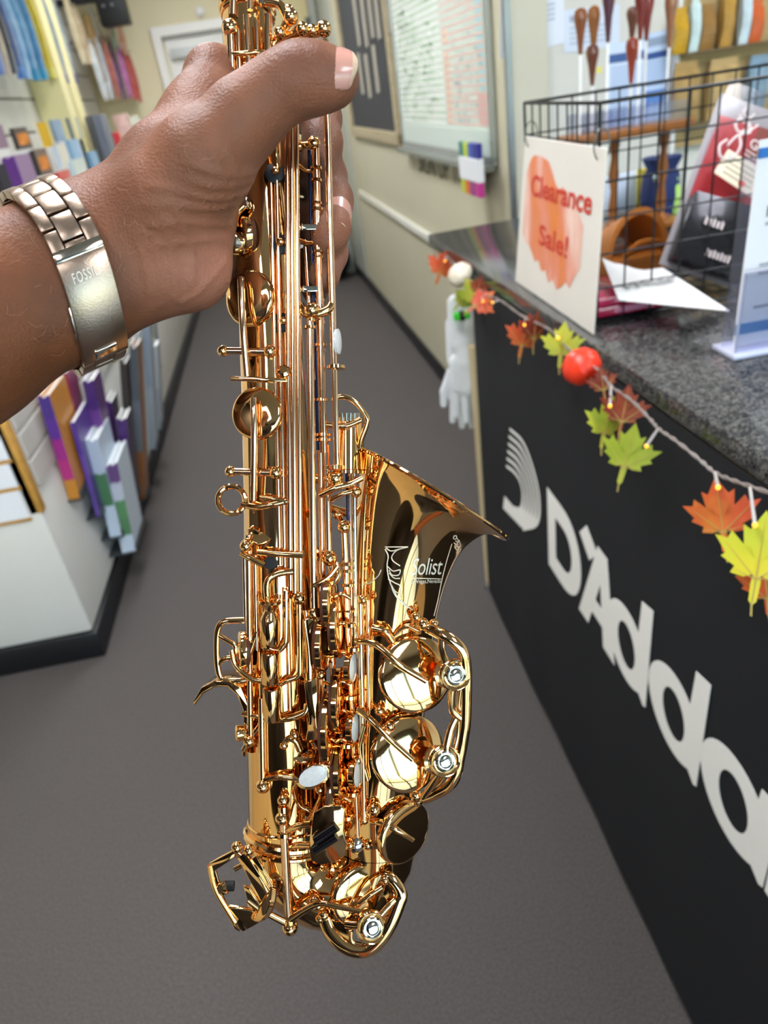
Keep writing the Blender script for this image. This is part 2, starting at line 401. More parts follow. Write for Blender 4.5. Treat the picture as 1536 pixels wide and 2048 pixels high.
for i in range(26):
    z=zb+i*dz
    if z>zt-.05: break
    wrect(mw,sm,s1-.05,z-.0030,z+.0030,.014,.0148)
    wrect(mr,s0+.06,sm-.02,z-.0028,z+.0028,.014,.0148)
    for k in range(9):
        s=s1-.1-rng.random()*(s1-sm-.2); wrect(mg,s-.03-rng.random()*.05,s,z+dz*.25,z+dz*.7,.014,.0146) if rng.random()<.75 else None
    for k in range(12):
        s=s0+.08+rng.random()*(sm-s0-.25); (wrect(rng.choice((mr,mk,mt,mk)),s,s+.012+rng.random()*.02,z+dz*.3,z+dz*.62,.014,.0146) if rng.random()<(.55 if i<9 else .2) else None)
    if i<10 or i in (11,12): wrect(mo,sm-.10,sm-.03,z+dz*.15,z+dz*.75,.014,.0146)
    wrect(mb_,s0+.07,s0+.13,z+dz*.35,z+dz*.75,.014,.0146)
    if i<4: wrect(mr,s0+.05,s0+.16,z+dz*.2,z+dz*.8,.0146,.015)
for nm,mbx,c in (('ruled_line',mw,'f0f4ee'),('green_writing',mg,'a8c3a4'),('red_line',mr,'d8aca4'),('orange_writing',mo,'e2c2aa'),('dark_writing',mk,'9aa8a2'),('blue_writing',mb_,'9fc6cf'),('grey_writing',mt,'b3b0b6')):
    o=mbx.build(nm,M('print_'+nm,c,.5),r,smooth=False); o['kind']='stuff'
# marker holder hanging on the board's near bottom corner
ms,mz=sz(951,379,.03); ms2,mz2=sz(984,283,.03); 
h=thing('marker_box',WALL_A+WT*ms2+V((0,0,mz)),'white box of coloured whiteboard markers at the whiteboard lower corner','marker holder')
mtop=mz2; hh=mtop-mz
wrect(MB(),ms2,ms,mz+hh*.28,mz+hh*.72,.062,.088).build('sleeve',M('sleeve_white','e4e6ea',.4),h,smooth=False,bevel=.003)
for k,(c,e) in enumerate(zip(('2b2f8a','3c5bb0','b9c83a','2d7d78'),('c0308c','8b3f7d','d8642c','b9c83a'))):
    w=(ms-ms2)/4; 
    wrect(MB(),ms2+w*k+.001,ms2+w*(k+1)-.001,mz+hh*.72,mtop,.065,.085).build('marker',M('marker_'+c,c,.4),h,smooth=False,bevel=.003)
    wrect(MB(),ms2+w*k+.001,ms2+w*(k+1)-.001,mz,mz+hh*.28,.065,.085).build('marker',M('marker_'+e,e,.4),h,smooth=False,bevel=.003)
# lettering on the wall
pa=onW(838,343,.003); pb=onW(972,386,.003); hz=onW(838,300,.003).z-pa.z
zb_=(pa.z+pb.z)/2
t=text_on(MB(),'SIGN UP TODAY',V((pa.x,pa.y,zb_)),-WT,V((0,0,1)),hz*.95,width=(onW(984,386,.003)-pa).length,bold=.004)
e=thing('wall_lettering',V((pa.x,pa.y,zb_)),'dark SIGN UP TODAY lettering on the olive wall below the whiteboard','wall sign')
for mbx in islands(t): mbx.build('letter',M('letter_black','4a473c',.6),e,smooth=False)
# ================================================================ LEFT FIXTURE (gondola) AND ITS STOCK
m_lam=M('white_laminate','e4e1da',.35,var=.015,scale=5); m_lam2=M('grey_slatwall','c4bfb6',.45,var=.03,scale=8)
m_gold_trim=M('oak_trim','c49242',.45,var=.12,scale=40)
GX=-.85; GY=2.0; GE=7.15
g=thing('display_gondola',(-1.07,GY,0),'long white slatwall display fixture with black kick base along the left aisle','display fixture')
MB().box((XL+.005,GY,.10),(GX,GE,.855)).build('body',m_lam,g,bevel=.012)
MB().box((XL+.005,GY-.012,.0),(GX+.012,GE,.10)).build('kick_base',m_black,g,bevel=.006)
MB().box((GX-.035,GY+.0,.55),(GX+.004,GY+.035,.87)).build('corner_trim',m_gold_trim,g,bevel=.003)
for z0,z1 in ((.62,.70),(.71,.785),(.795,.85)): MB().box((GX+.001,GY+.04,z0),(GX+.012,GE,z1)).build('slat',m_lam2,g,smooth=False,bevel=.003)
# white price cards on the end panel
a=onY(0,975,GY); 
for k,(yt,yb,xr) in enumerate(((870,917,20),(926,971,38),(979,1033,60))):
    tr=onY(xr-14,yt,GY); br=onY(xr,yb,GY)
    MB().box((XL+.02,GY-.006,br.z),(br.x,GY-.0005,tr.z)).build('end_panel_card',M('card_white','eef0f6',.3),g,smooth=False)
    MB().box((XL+.02,GY-.004,br.z-.012),(br.x+.004,GY-.0004,br.z)).build('card_edge',m_gold_trim,g,smooth=False)
# stepped riser on top
m_ris=M('riser_white','cfcfca',.4)
RX=(-.90,-.99,-1.07,-1.15)
# --- face-out books on the steps -------------------------------------------------
m_page=M('page_white','e6e8e0',.7,var=.03,scale=80)
ORD=['nearest','second nearest','third nearest','fourth','fifth','sixth','seventh','eighth']
def book(o,w,h,t,cov,spine,label,grp,art=None,lean=0.):
    """face-out book: spine towards -y, cover towards +x. o = front bottom near corner"""
    r=thing('book',o,label,'book',grp); x,y,z=o
    dx=-lean*h
    def hx(x0,x1,y0,y1,z0,z1):
        f=lambda zz: dx*(zz-z)/h
        return MB().hexa([(x0+f(z0),y0,z0),(x1+f(z0),y0,z0),(x1+f(z0),y1,z0),(x0+f(z0),y1,z0),(x0+f(z1),y0,z1),(x1+f(z1),y0,z1),(x1+f(z1),y1,z1),(x0+f(z1),y1,z1)])
    hx(x-t+.0012,x-.0012,y+.001,y+w-.002,z+.001,z+h-.002).build('page_block',m_page,r,smooth=False)
    hx(x-.0012,x,y,y+w,z,z+h).build('cover',cov,r,smooth=False); hx(x-t,x-t+.0012,y,y+w,z,z+h).build('cover',cov,r,smooth=False)
    hx(x-t,x,y-.0008,y+.0008,z,z+h).build('spine',spine,r,smooth=False)
    if art: hx(x,x+.0004,y+w*.12,y+w*.88,z+h*.2,z+h*.72).build('cover_art',art,r,smooth=False)
    r.rotation_euler=(0,0,-math.radians(13))
    return r
def cover(c,c2=None): return M('cover_'+c+(c2 or ''),c,.35,col2=c2,scale=9) if c2 else M('cover_'+c,c,.35)
ctr={}
def face_stack(px,py_top,py_bot,row,n,w,cov,spine,t,desc,art=None):
    b=onX(px,py_bot,RX[row]+.03); X=b.x; w*=.7; t*=.62
    h=max(.09,min(.30,(onY(px-.3*(py_bot-py_top),py_top,b.y).z-b.z)))
    MB().box((max(XL+.03,X-n*(t+.001)-.03),b.y-.035,.8552),(X+.02,b.y+w,b.z)).build('book_stand',m_ris,g,smooth=False)
    for k in range(n):
        lab='%s on the left steps%s'%(desc,'' if n==1 else ', %s in its stack'%('front one','second','third','fourth','fifth')[k])
        book((X-k*(t+.0006),b.y,b.z+.0005),w,h-.004*((k*7)%3),t,cover(*cov) if isinstance(cov,tuple) else cover(cov),cover(spine),lab,'face-out books on the stepped display' if n==1 else 'stack of '+desc+'s',art)
FS=[(52,311,381,1,5,.17,'8f7690','5f2a86',.016,'purple-spined mauve book',None),
 (91,362,415,0,4,.17,'857486','5b3590',.016,'violet-spined grey-mauve book',None),
 (84,300,352,2,2,.17,('5e564f','8a7668'),'2c2a2c',.02,'brown book with an orange cover figure','c9803c'),
 (40,262,300,3,1,.18,('4f4744','6e6058'),'2c2a2c',.03,'dark brown picture book','c9803c'),
 (-8,256,300,3,1,.16,'86707f','6fa0c0',.03,'mauve book with a blue top band',None),
 (88,246,296,3,1,.15,'cda528','d8d4c8',.02,'mustard yellow comb-bound book',None),
 (116,240,284,3,1,.16,('7f93a8','9db0c0'),'7088a0',.025,'slate blue boxed book',None),
 (150,236,280,3,1,.16,('7a8594','98a4b0'),'6d7a8a',.03,'grey-blue boxed book at the far end',None),
 (126,292,335,2,1,.15,('d6d2c0','e2dccb'),'b9cbe0',.03,'off-white book with a pale blue spine',None),
 (150,280,320,2,1,.16,('8fb0cc','a9c4da'),'7fa5c6',.04,'light blue boxed book',None),
 (190,304,345,2,1,.15,('7fa3c2','9ab9d0'),'6f97b8',.04,'blue boxed book behind the white ones',None),
 (160,320,372,1,3,.19,('c9d2c4','dfe4da'),'bcd0d8',.014,'pale green-white book',None),
 (195,340,385,1,3,.18,('84a4b8','a2c0cf'),'7ba0b8',.015,'grey-blue book',None),
 (130,344,390,1,3,.17,('c0392f','d8867c'),'b03a38',.016,'red book with white page tops',None),
 (155,386,420,0,2,.17,('a8242a','c43a38'),'a82832',.018,'crimson book just behind the watch',None),
 (190,372,410,0,2,.15,('c8d4d8','dde6e6'),'b8cde0',.016,'whitish book above the wrist',None),
 (14,330,400,1,1,.10,('2c2a30','3c3840'),'1d1c22',.05,'black-spined book left of the purple stack',None),
 (20,408,450,0,1,.15,('8c7c66','c8c8c0'),'6d6258',.05,'tan and white boxed book above the watch',None)]
for q in FS: face_stack(*q[:10],art=M('art_'+q[10],q[10],.4,var=.3,scale=30) if q[10] else None)
# --- books in the sloping aisle rack --------------------------------------------------
m_ledge=M('rack_wire_grey','55565a',.4,metal=.5)
def rack_book(bl,tl,X,n,t,cols,desc,w=.12,grp=None):
    """books spine to the camera: bl / tl pixel of the left spine bottom / top of the first"""
    b=onX(*bl,X); tpt=onY(*tl,b.y);
    up=tpt-b; up.y=0
    MB().box((GX+.0005,b.y-.006,b.z-.006),(X+n*(t+.001)+.004,b.y+w+.004,b.z-.0012)).build('rack_ledge',m_ledge,g,smooth=False); MB().box((X+n*(t+.001)+.001,b.y-.004,b.z-.006),(X+n*(t+.001)+.004,b.y+w,b.z+.02)).build('rack_lip',m_ledge,g,smooth=False)
    for k in range(n):
        off=V(((t+.0008)*k,0,0)); o=b+off; h=up*(1-.012*((k*5)%3))
        r=thing('book',o,desc if n==1 else '%s, %s of its row'%(desc,('leftmost','second','third','fourth','fifth','sixth','rightmost')[k if k<n-1 or n==7 else 6]),'book',grp or 'books in the aisle rack')
        ax=V((t,0,0)); ay=V((0,w,0))
        def slab(x0,x1,y0,y1,h0,h1): 
            q=[o+ax*x0+ay*y0,o+ax*x1+ay*y0,o+ax*x1+ay*y1,o+ax*x0+ay*y1]; return MB().hexa([p+h*h0 for p in q]+[p+h*h1 for p in q])
        slab(.08,.92,.006,.99,.004,.994).build('page_block',m_page,r,smooth=False)
        slab(0,.08,0,1,0,1).build('cover',cover(cols[0]),r,smooth=False); slab(.92,1,0,1,0,1).build('cover',cover(cols[0]),r,smooth=False)
        m=len(cols)
        for j,c in enumerate(cols): slab(0,1,-.004,.006,j/m,(j+1)/m).build('spine_band' if m>1 else 'spine',cover(c),r,smooth=False)
rb=rack_book
rb((139,1000),(74,792),-.845,3,.011,('c8862e','b8307e','a02c86','5d3492','4d3484'),'orange to violet striped music book leaning in the white rack',w=.2)
rb((193,1034),(140,846),-.815,1,.014,('5c4494','6b4aa6','5a3c9c'),'single violet music book leaning in the rack',w=.2)
rb((221,1075),(170,880),-.815,3,.013,('c2cfe0','4f7c58','b9c6d6'),'white and green music book beside the violet one',w=.2)
rb((245,1106),(206,930),-.80,7,.0062,('cfdcea','5b8a60','5f9060','c4c8d4','6a4a80'),'green banded music book with white head and foot',w=.2)
rb((252,1010),(232,838),-.80,3,.012,('3a3040','4a2a6a'),'black-violet book behind the green banded row')
rb((232,960),(210,802),-.845,2,.012,('402848','522a70'),'dark violet book with white page top',)
rb((200,930),(164,762),-.80,3,.012,('5a3070','6a3c86','4a2c70'),'plum coloured book high in the rack')
rb((150,905),(112,745),-.85,2,.016,('8a2c5c','9c2c50'),'magenta book behind the striped ones')
rb((262,1040),(238,720),-.845,2,.012,('4a3a34','3a3432'),'dark brown tall book in the rack')
rb((275,1000),(258,690),-.80,3,.010,('8c5a34','6a6e76','50545a'),'grey and brown book in the rack middle')
rb((282,930),(262,660),-.81,2,.014,('c8d0d6','b0b8c0'),'pale grey folder below the wrist',w=.1)
rb((296,900),(280,640),-.80,3,.012,('a0aab4','8c98a8'),'blue-grey folder toward the far rack end',w=.1)
rb((300,800),(285,640),-.80,2,.012,('d8dcb8','c8ccb0'),'pale yellow booklet below the wrist',w=.2)
rb((309,745),(298,640),-.79,1,.02,('2f5ca8','3a68b4'),'bright blue folder at the far rack end',w=.1)
rb((306,860),(296,690),-.79,2,.02,('98a0aa','b0b6bc'),'silver-grey folder at the far rack end',w=.1)
# ================================================================ SLATWALL GOODS ON THE LEFT WALL
sw=thing('slatwall_panel',(XL+.02,4.2,1.1),'pale slatwall panelling with dark grooves on the left wall','slatwall')
m_slat=M('slatwall_face','c9c8bd',.45,var=.03,scale=6)
for k in range(9):
    MB().box((XL+.001,3.0,1.20+k*.165),(XL+.022,7.1,1.20+k*.165+.155)).build('slat',m_slat,sw,smooth=False,bevel=.003)
MB().box((XL,3.0,1.19),(XL+.006,7.1,2.7)).build('backing',M('groove_brown','6b5a44',.7),sw,smooth=False)
def col_(px0,py0,x,w,z0,z1,name,c):
    o=onX(px0,py0,x); return struct(MB().box((XL+.023,o.y,z0),(x,o.y+w,z1)).build(name,M('column_yellow',c,.5),smooth=False,bevel=.006))
col_(133,200,-1.10,.16,.86,ZH,'trim_5','e4dba4'); col_(156,220,-1.12,.20,.86,ZH,'trim_6','ece4b2')
m_hook=M('hook_metal','8a8d90',.3,metal=.9)
def pack(px,pyb,pyt,wpx,col,col2,X,desc,cat='packet',tip=None):
    """packet hanging from a slatwall hook: px,pyb = bottom left pixel"""
    b=onX(px,pyb,X); h=onX(px-.25*(pyb-pyt),pyt,X); b2=onX(px+wpx,pyb,X)
    dy=max(.03,min(.05,abs(b2.y-b.y))); H=max(.25,min(.62,onY(px,pyt,b.y).z-b.z+.05))
    r=thing('hanging_packet',b,desc,cat,'packets hung on the left slatwall')
    c1=M('bag_'+col+(col2 or ''),col,.18,col2=col2,scale=14,coat=.4) if col2 else M('bag_'+col,col,.2,coat=.4)
    m=MB(); n=6
    for i in range(n):      # pillow shaped packet of bevelled segments
        z0=b.z+H*.9*i/n; z1=b.z+H*.9*(i+1)/n; f=lambda q:.010+.012*math.sin(math.pi*(q/n))
        m.hexa([(X-f(i),b.y,z0),(X+f(i),b.y,z0),(X+f(i),b.y+dy,z0),(X-f(i),b.y+dy,z0),(X-f(i+1),b.y,z1),(X+f(i+1),b.y,z1),(X+f(i+1),b.y+dy,z1),(X-f(i+1),b.y+dy,z1)])
    m.build('bag',c1,r)
    MB().box((X-.003,b.y,b.z+H*.9),(X+.003,b.y+dy,b.z+H)).build('header_card',M('header_'+col,col,.4),r,smooth=False)
    if tip: MB().box((X-.016,b.y-.002,b.z-.004),(X+.016,b.y+dy+.002,b.z+.05)).build('bottom_band',M('band_'+tip,tip,.3),r,smooth=False,bevel=.004)
    MB().tube([(XL+.02,b.y+dy/2,b.z+H*.96),(X+.03,b.y+dy/2,b.z+H*.96)],.003,8).build('hook',m_hook,r)
PK=[(2,150,-30,11,'33508e','5a78b0','blue packet at the far left of the slatwall',None),
 (15,152,-30,12,'b4a68c','8c8478','tan packet right of the far left blue one',None),
 (28,148,-40,14,'2b3038','48505c','black packet among the blue ones',None),
 (42,156,-40,12,'2d4a80','4a70a8','navy packet left of the light blue ones','3c70b0'),
 (56,158,-40,14,'6c9cc8','9cc0dc','light blue packet with clear front',None),
 (72,160,-40,14,'4c84b4','7cb0d0','sky blue packet left of the yellow ones','2f86b0'),
 (88,158,-40,12,'3a74a8','5a98c4','steel blue packet beside the yellow pair','3a90b8'),
 (104,156,-40,13,'c8b02c','d8c850','yellow packet, left of the yellow pair','c8c060'),
 (119,152,-40,12,'d0bc58','cfc890','straw yellow packet, right of the yellow pair',None),
 (131,166,-30,16,'7c94ac','9cb0c0','grey-blue packet with navy foot, left of its pair','2c3a80'),
 (149,166,-30,16,'8498ac','a4b4c0','grey-blue packet with navy foot, right of its pair','2c3a80')]
for k,q in enumerate(PK): pack(q[0],q[1],q[2],q[3],q[4],q[5],-1.13,q[6],tip=q[7])
PK2=[(168,128,-30,8,'c8b890','e0d4b8','cream packet right of the navy-footed pair',-1.12),(180,128,20,7,'b8a080','d0bfa0','tan packet above the coiled tubing',-1.11),
 (212,200,90,8,'b8c0c4','d8dcdc','silver-white packet low on the far slatwall',-1.08),(224,198,86,8,'c4c8c8','a8b0b8','pale grey packet low on the far slatwall',-1.06),
 (238,196,80,8,'a06058','c07868','rust red packet on the far slatwall',-1.04),(250,200,84,8,'6a5070','846a8a','purple-grey packet on the far slatwall',-1.03),
 (262,196,90,7,'b060a0','c480b4','pink-violet packet on the far slatwall',-.98),(272,200,96,7,'b04444','c86058','red packet near the back wall',-.96),
 (281,205,110,6,'a83c3c','c05850','dark red packet nearest the back wall',-.93),(200,90,10,8,'d0ccc0','e4e0d4','ivory packet under the black speaker',-1.08),
 (232,100,70,9,'3c8c5c','d8d8d0','white packet with a green label',-.99),(222,80,20,8,'c8b8a0','dcd0bc','beige packet under the speaker',-1.0),(252,110,70,7,'d89070','e4c0a8','orange-white packet on the far slatwall',-.94)]
for q in PK2: pack(*q[:6],q[7],q[6])
# coils of tubing hung on the wall
for k,(px,py,c,ds) in enumerate(((192,100,'8c7040','brown coil of tubing hung on the far slatwall, left one'),(210,115,'c8c0b4','ivory coil of tubing hung on the far slatwall, right one'))):
    o=onX(px,py,-1.08); r=thing('tubing_coil',o,ds,'coil','tubing coils')
    for j in range(3):
        MB().tube([o+V((.012*(j-1),.075*math.cos(a)*1.,.21*math.sin(a)))for a in [2*math.pi*i/24 for i in range(24)]],.008,8,closed=True).build('loop',M('coil_'+c,c,.4),r)
# speaker box in the upper left
o=onX(259,46,-.80); o=V((o.x-.20,o.y,o.z)); r=thing('loudspeaker',o,'black loudspeaker on the left wall high above the packets','speaker')
MB().box((o.x,o.y,o.z),(o.x+.20,o.y+.18,o.z+.34)).build('cabinet',M('speaker_black','17171a',.45),r,bevel=.010)
MB().box((XL+.02,o.y+.07,o.z+.16),(o.x+.01,o.y+.11,o.z+.20)).build('wall_bracket',M('speaker_black','17171a',.45),r,smooth=False)
for dx in (.05,.11): MB().ball((o.x+dx,o.y-.002,o.z+.12),.012,10).build('screw',m_steelgrey,r)
# tall thin items and red box in the lower far shelf
for k,(px,py0,py1,c,X,ds) in enumerate(((205,300,228,'6c7078',-1.05,'dark grey tall tube leaning on the far shelf, left one'),(218,312,226,'5a6070',-1.0,'slate tall tube leaning on the far shelf, middle one'),(228,300,225,'7a7e80',-.98,'grey tall tube leaning on the far shelf, right one'),(246,310,262,'b8242c',-.96,'red cylinder container on the far shelf'),(262,300,225,'c8a49c',-.95,'pinkish carton on the far shelf'),(276,270,230,'c8c8b4',-.93,'cream carton on the far shelf by the wall'))):
    b=onX(px,py0,X); t=onX(px-8,py1,X); h=max(.08,onY(px,py1,b.y).z-b.z)
    zb=max(b.z,.86)
    if 'carton' in ds: e=MB().box((X-.06,b.y,.86),(X+.03,b.y+.12,b.z+h)).build('carton',M('far_'+c,c,.4,var=.15,scale=30),bevel=.004); tag(e,ds,'carton')
    else:
        e=MB().lathe((X-.02,b.y,.86),(0,0,1),[(.0001,0),(.035,0),(.035,b.z+h-.86-.02),(.03,b.z+h-.86),(.0001,b.z+h-.86)],16).build('storage_tube',M('far_'+c,c,.3),None); tag(e,ds,'tube')
# ================================================================ COUNTER
m_gran=M('granite','3a3b3c',.12,col2='5a5a58',scale=260,spec=.6)
def granite():
    m=m_gran; nt=m.node_tree; b=nt.nodes['Principled BSDF']; tc=nt.nodes['Texture Coordinate'] 
    v=nt.nodes.new('ShaderNodeTexVoronoi'); v.inputs['Scale'].default_value=420
    n=nt.nodes.new('ShaderNodeTexNoise'); n.inputs['Scale'].default_value=90; n.inputs['Detail'].default_value=8
    mx=nt.nodes.new('ShaderNodeMath'); mx.operation='MULTIPLY_ADD'; mx.inputs[1].default_value=.55
    sep=nt.nodes.new('ShaderNodeSeparateColor'); nt.links.new(v.outputs['Color'],sep.inputs[0])
    nt.links.new(tc.outputs['Object'],v.inputs['Vector']); nt.links.new(tc.outputs['Object'],n.inputs['Vector'])
    nt.links.new(sep.outputs[0],mx.inputs[0]); nt.links.new(n.outputs['Fac'],mx.inputs[2])
    r=nt.nodes.new('ShaderNodeValToRGB'); e=r.color_ramp.elements
    e[0].position=.35; e[0].color=(*lin('131416'),1); e[1].position=1.; e[1].color=(*lin('64625e'),1)
    x=e.new(.68); x.color=(*lin('2a2b2d'),1)
    nt.links.new(mx.outputs[0],r.inputs[0]); nt.links.new(r.outputs[0],b.inputs['Base Color'])
granite()
CZT=1.10; CFX=.425; BX=.44
ct=thing('shop_counter',(.8,1.,0),'shop counter with speckled black granite top along the right side','counter')
gl=onZ(856,469,CZT); gn=onZ(1536,923,CZT); k_=(gn.x-gl.x)/(gn.y-gl.y); gq=[V((gl.x+k_*(-.6-gl.y),-.6,0)),V((1.15,-.6,0)),V((1.15,gl.y+.05,0)),V((gl.x,gl.y,0))]
MB().hexa([p+V((0,0,CZT-.028)) for p in gq]+[p+V((0,0,CZT)) for p in gq]).build('granite_top',m_gran,ct,bevel=.002)
MB().box((BX+.036,-.55,.1),(1.05,1.90,CZT-.029)).build('counter_body',M('counter_beige','bfae8c',.5,var=.03),ct,smooth=False)
MB().box((BX+.04,-.55,0),(1.02,1.88,.1)).build('toe_kick',m_black,ct,smooth=False)
MB().box((BX-.002,1.868,.06),(BX+.012,1.905,.86)).build('end_panel_edge',M('panel_edge','d6c39a',.5),ct,smooth=False)
# black banner cloth with slight folds
bn=thing('counter_banner',(BX,1.,.0),'black cloth banner with white brand lettering hung on the counter front','banner')
mb=MB(); ny=70; nz=10; y0=-.5; y1=1.80
def bxo(y,z):
    t=max(0.,min(1.,(z-.80)/.24)); t=t*t*(3-2*t)
    return BX+t*max(0.,(gl.x+k_*(y-gl.y)+.006)-BX)-.004-.0022*math.sin(y*9+1)*(1-z)*.8-.0012*math.sin(y*23)*(1-z)
vs=[];fs=[]
for i in range(ny+1):
    for k in range(nz+1):
        z=.045+(1.068-.045)*k/nz; y=y0+(y1+.07*(1-k/nz)-y0)*i/ny; vs.append(V((bxo(y,z),y,z)))
for i in range(ny):
    for k in range(nz): a=i*(nz+1)+k; fs.append((a,a+nz+1,a+nz+2,a+1))
mb.add(vs,fs); m_ban=M('banner_black','0e0f15',.8,bump=.2,bscale=900); mb.build('cloth',m_ban,bn)
m_print=M('banner_white','f6f4f0',.7)
def bp(y,z,o=.0012): return V((bxo(y,z)-o,y,z))
def bring(mb,cy,cz,ay,az,iy,iz,sl=.0,n=36,icy=0,icz=0):
    o=[];i_=[]
    for k in range(n):
        a=2*math.pi*k/n; c,s=math.cos(a),math.sin(a)
        o.append(bp(cy-ay*c-sl*az*s,cz+az*s)); i_.append(bp(cy+icy-iy*c-sl*iz*s,cz+icz+iz*s))
    return mb.band(o,i_,V((-.0006,0,0)))
def bpoly(mb,pts,o=.0014): return mb.prism([bp(y,z,o) for y,z in pts],V((-.0006,0,0)))
def letter(mb): o=mb.build('letter',m_print,bn,smooth=False); return o
# D : outer and inner outline
oD=[(1.266,.729),(1.27,.545)]+[]; 
def Dloop(y0,y1,zb,zt,n=24):
    pts=[(y0,zt)]; cz=(zb+zt)/2; hz=(zt-zb)/2
    mid=y0-(y0-y1)*.36
    pts=[(y0,zt-hz*2*k/7) for k in range(8)]
    for k in range(n-8+1):
        a=-math.pi/2+math.pi*(k)/(n-8); pts.append((mid-(mid-y1)*max(0,math.cos(a))**.75,cz+hz*math.sin(a)))
    return pts
o=Dloop(1.268,1.085,.552,.745); i_=Dloop(1.222,1.132,.598,.698)
letter(MB().band([bp(*p) for p in o],[bp(*p) for p in i_],V((-.0006,0,0))))
letter(bpoly(MB(),[(1.092,.742),(1.060,.775),(1.010,.744),(1.046,.708)]))
# A
letter(bpoly(bpoly(bpoly(MB(),[(1.010,.762),(.966,.762),(1.048,.560),(1.094,.560)]),[(1.005,.762),(.968,.762),(.925,.560),(.976,.560)],.0016),[(1.02,.640),(.962,.640),(.955,.602),(1.036,.602)],.0018))
def dd(cy,top=True):
    m=bring(MB(),cy,.642,.079,.073,.033,.042,sl=-.12)
    zt=.775 if top else .728
    bpoly(m,[(cy-.046,zt-.006),(cy-.082,zt+.002),(cy-.078,.575),(cy-.070,.570),(cy-.032,.595)],.0016)
    return m
letter(dd(.884)); letter(dd(.724)); letter(dd(.567,False))
letter(bpoly(MB(),[(.485,.728),(.445,.728),(.445,.575),(.485,.575)])); letter(bpoly(MB(),[(.41,.728),(.37,.728),(.37,.575),(.41,.575)])); letter(bring(MB(),.27,.648,.08,.075,.036,.045))
# curved string logo
tips=[(1018,858),(1016,880),(1014,900),(1012,918),(1011,934)]
outer=[(1046,1056),(1074,1044),(1077,990),(1062,925),(1044,882),(1019,858)]
inner=[(1026,1022),(1042,1018),(1046,990),(1040,962),(1028,944),(1012,932)]
for k in range(6):
    t=k/5; pts=[]
    for (a,b) in zip(outer,inner):
        q=onX(a[0]*(1-t)+b[0]*t,a[1]*(1-t)+b[1]*t,BX-.006); pts.append(V((0,q.y,q.z)))
    pts=smoothpath(pts,6); m=MB(); n=len(pts); L=[];R=[]
    for j,p in enumerate(pts):
        tg=(pts[min(j+1,n-1)]-pts[max(j-1,0)]).normalized(); nr=V((0,-tg.z,tg.y)); w=.0075*(1-.55*j/n)
        L.append(bp(p.y+nr.y*w,p.z+nr.z*w)); R.append(bp(p.y-nr.y*w,p.z-nr.z*w))
    vs=L+R; m.add(vs+[v+V((-.0006,0,0)) for v in vs],[(j,j+1,n+j+1,n+j) for j in range(n-1)]+[(2*n+j,3*n+j,3*n+j+1,2*n+j+1) for j in range(n-1)])
    m.build('logo_stripe',m_print,bn,smooth=False)
q=[onX(*p,BX-.006) for p in ((1009,992),(1006,1016),(1044,1055),(1052,1042),(1040,1016),(1026,1012))]
bpoly(MB(),[(p.y,p.z) for p in q],.0016).build('logo_block',m_print,bn,smooth=False)
q=onX(970,1183,BX-.008); MB().lathe((BX-.012,q.y-.03,.06),(-1,0,0),[(.012,0),(.012,.003),(.007,.004),(.0001,.004)],14).build('eyelet',m_steelgrey,bn)
# ---------------------------------------------------------------- autumn garland
LEAF=[(0,-.56),(.05,-.5),(.06,-.25),(.05,-.14),(.16,-.2),(.34,-.18),(.30,-.08),(.50,.02),(.44,.08),(.62,.30),(.44,.28),(.40,.40),(.22,.24),(.26,.52),(.16,.46),(0,.75)]
LEAF=LEAF+[(-x,y) for x,y in LEAF[-2:0:-1]]
def leafmat(nm,c1,c2,c3):
    m=M('leaf_'+nm,c1,.55,col2=c2,scale=14)
    if 'done' in m.keys(): return m
    m['done']=1; r=[n for n in m.node_tree.nodes if n.type=='VALTORGB'][0]; e=r.color_ramp.elements; e[0].position=.3; e[1].position=.72; x=e.new(.5); x.color=(*lin(c3),1); return m
def leaf(par,c,size,nrm,up,mat,bend=.25):
    n=V(nrm).normalized(); u=V(up); u=(u-n*u.dot(n)).normalized(); w=u.cross(n)
    def f(x,y): return V(c)+w*x*size+u*y*size+n*size*(-bend*(x*x)+.12*y*y-.05*abs(x))
    k=len(LEAF); th=n*.0006
    vs=[f(0,.02)]+[f(x*.5,y*.5) for x,y in LEAF]+[f(*p) for p in LEAF]
    fs=[(0,1+i,1+(i+1)%k) for i in range(k)]+[(1+i,1+k+i,1+k+(i+1)%k,1+(i+1)%k) for i in range(k)]
    m=MB(); N=len(vs); m.add(vs+[v-th for v in vs],fs+[tuple(N+i for i in q[::-1]) for q in fs]+[(1+k+i,N+1+k+i,N+1+k+(i+1)%k,1+k+(i+1)%k) for i in range(k)])
    lf=m.build('leaf',mat,par,ang=60)
    vn=MB()
    for x,y in ((0,.62),(.45,.22),(-.45,.22),(.3,-.12),(-.3,-.12)): vn.tube([f(0,-.2)+n*.0004,f(x*.5,-.2+(y+.2)*.5)+n*.0004,f(x,y)*1.+n*.0003],[.0007,.0005,.0002],5)
    vn.tube([f(0,-.2),f(0,-.55),f(.02,-.7)],.0009,5); vn.build('vein',M('leaf_vein','b9a055',.6),lf)
    return lf
ga=thing('autumn_garland',(.41,1.0,1.06),'autumn leaf and pumpkin garland with a light string along the counter edge','garland')
GXX=.412
cab=[onX(*p,GXX) for p in ((893,512),(925,545),(965,585),(1000,600),(1045,632),(1100,660),(1150,712),(1195,738),(1222,772),(1262,800),(1300,838),(1318,858),(1350,880),(1400,920),(1430,945),(1470,962),(1536,985),(1640,1030),(1800,1080))]
cab=smoothpath(cab,8)
for ph in (0,math.pi):
    MB().tube([p+V((math.cos(i*.9+ph)*.0013,0,math.sin(i*.9+ph)*.0013)) for i,p in enumerate(cab)],.0013,6).build('light_string',M('cable_clear','857a74',.35),ga)
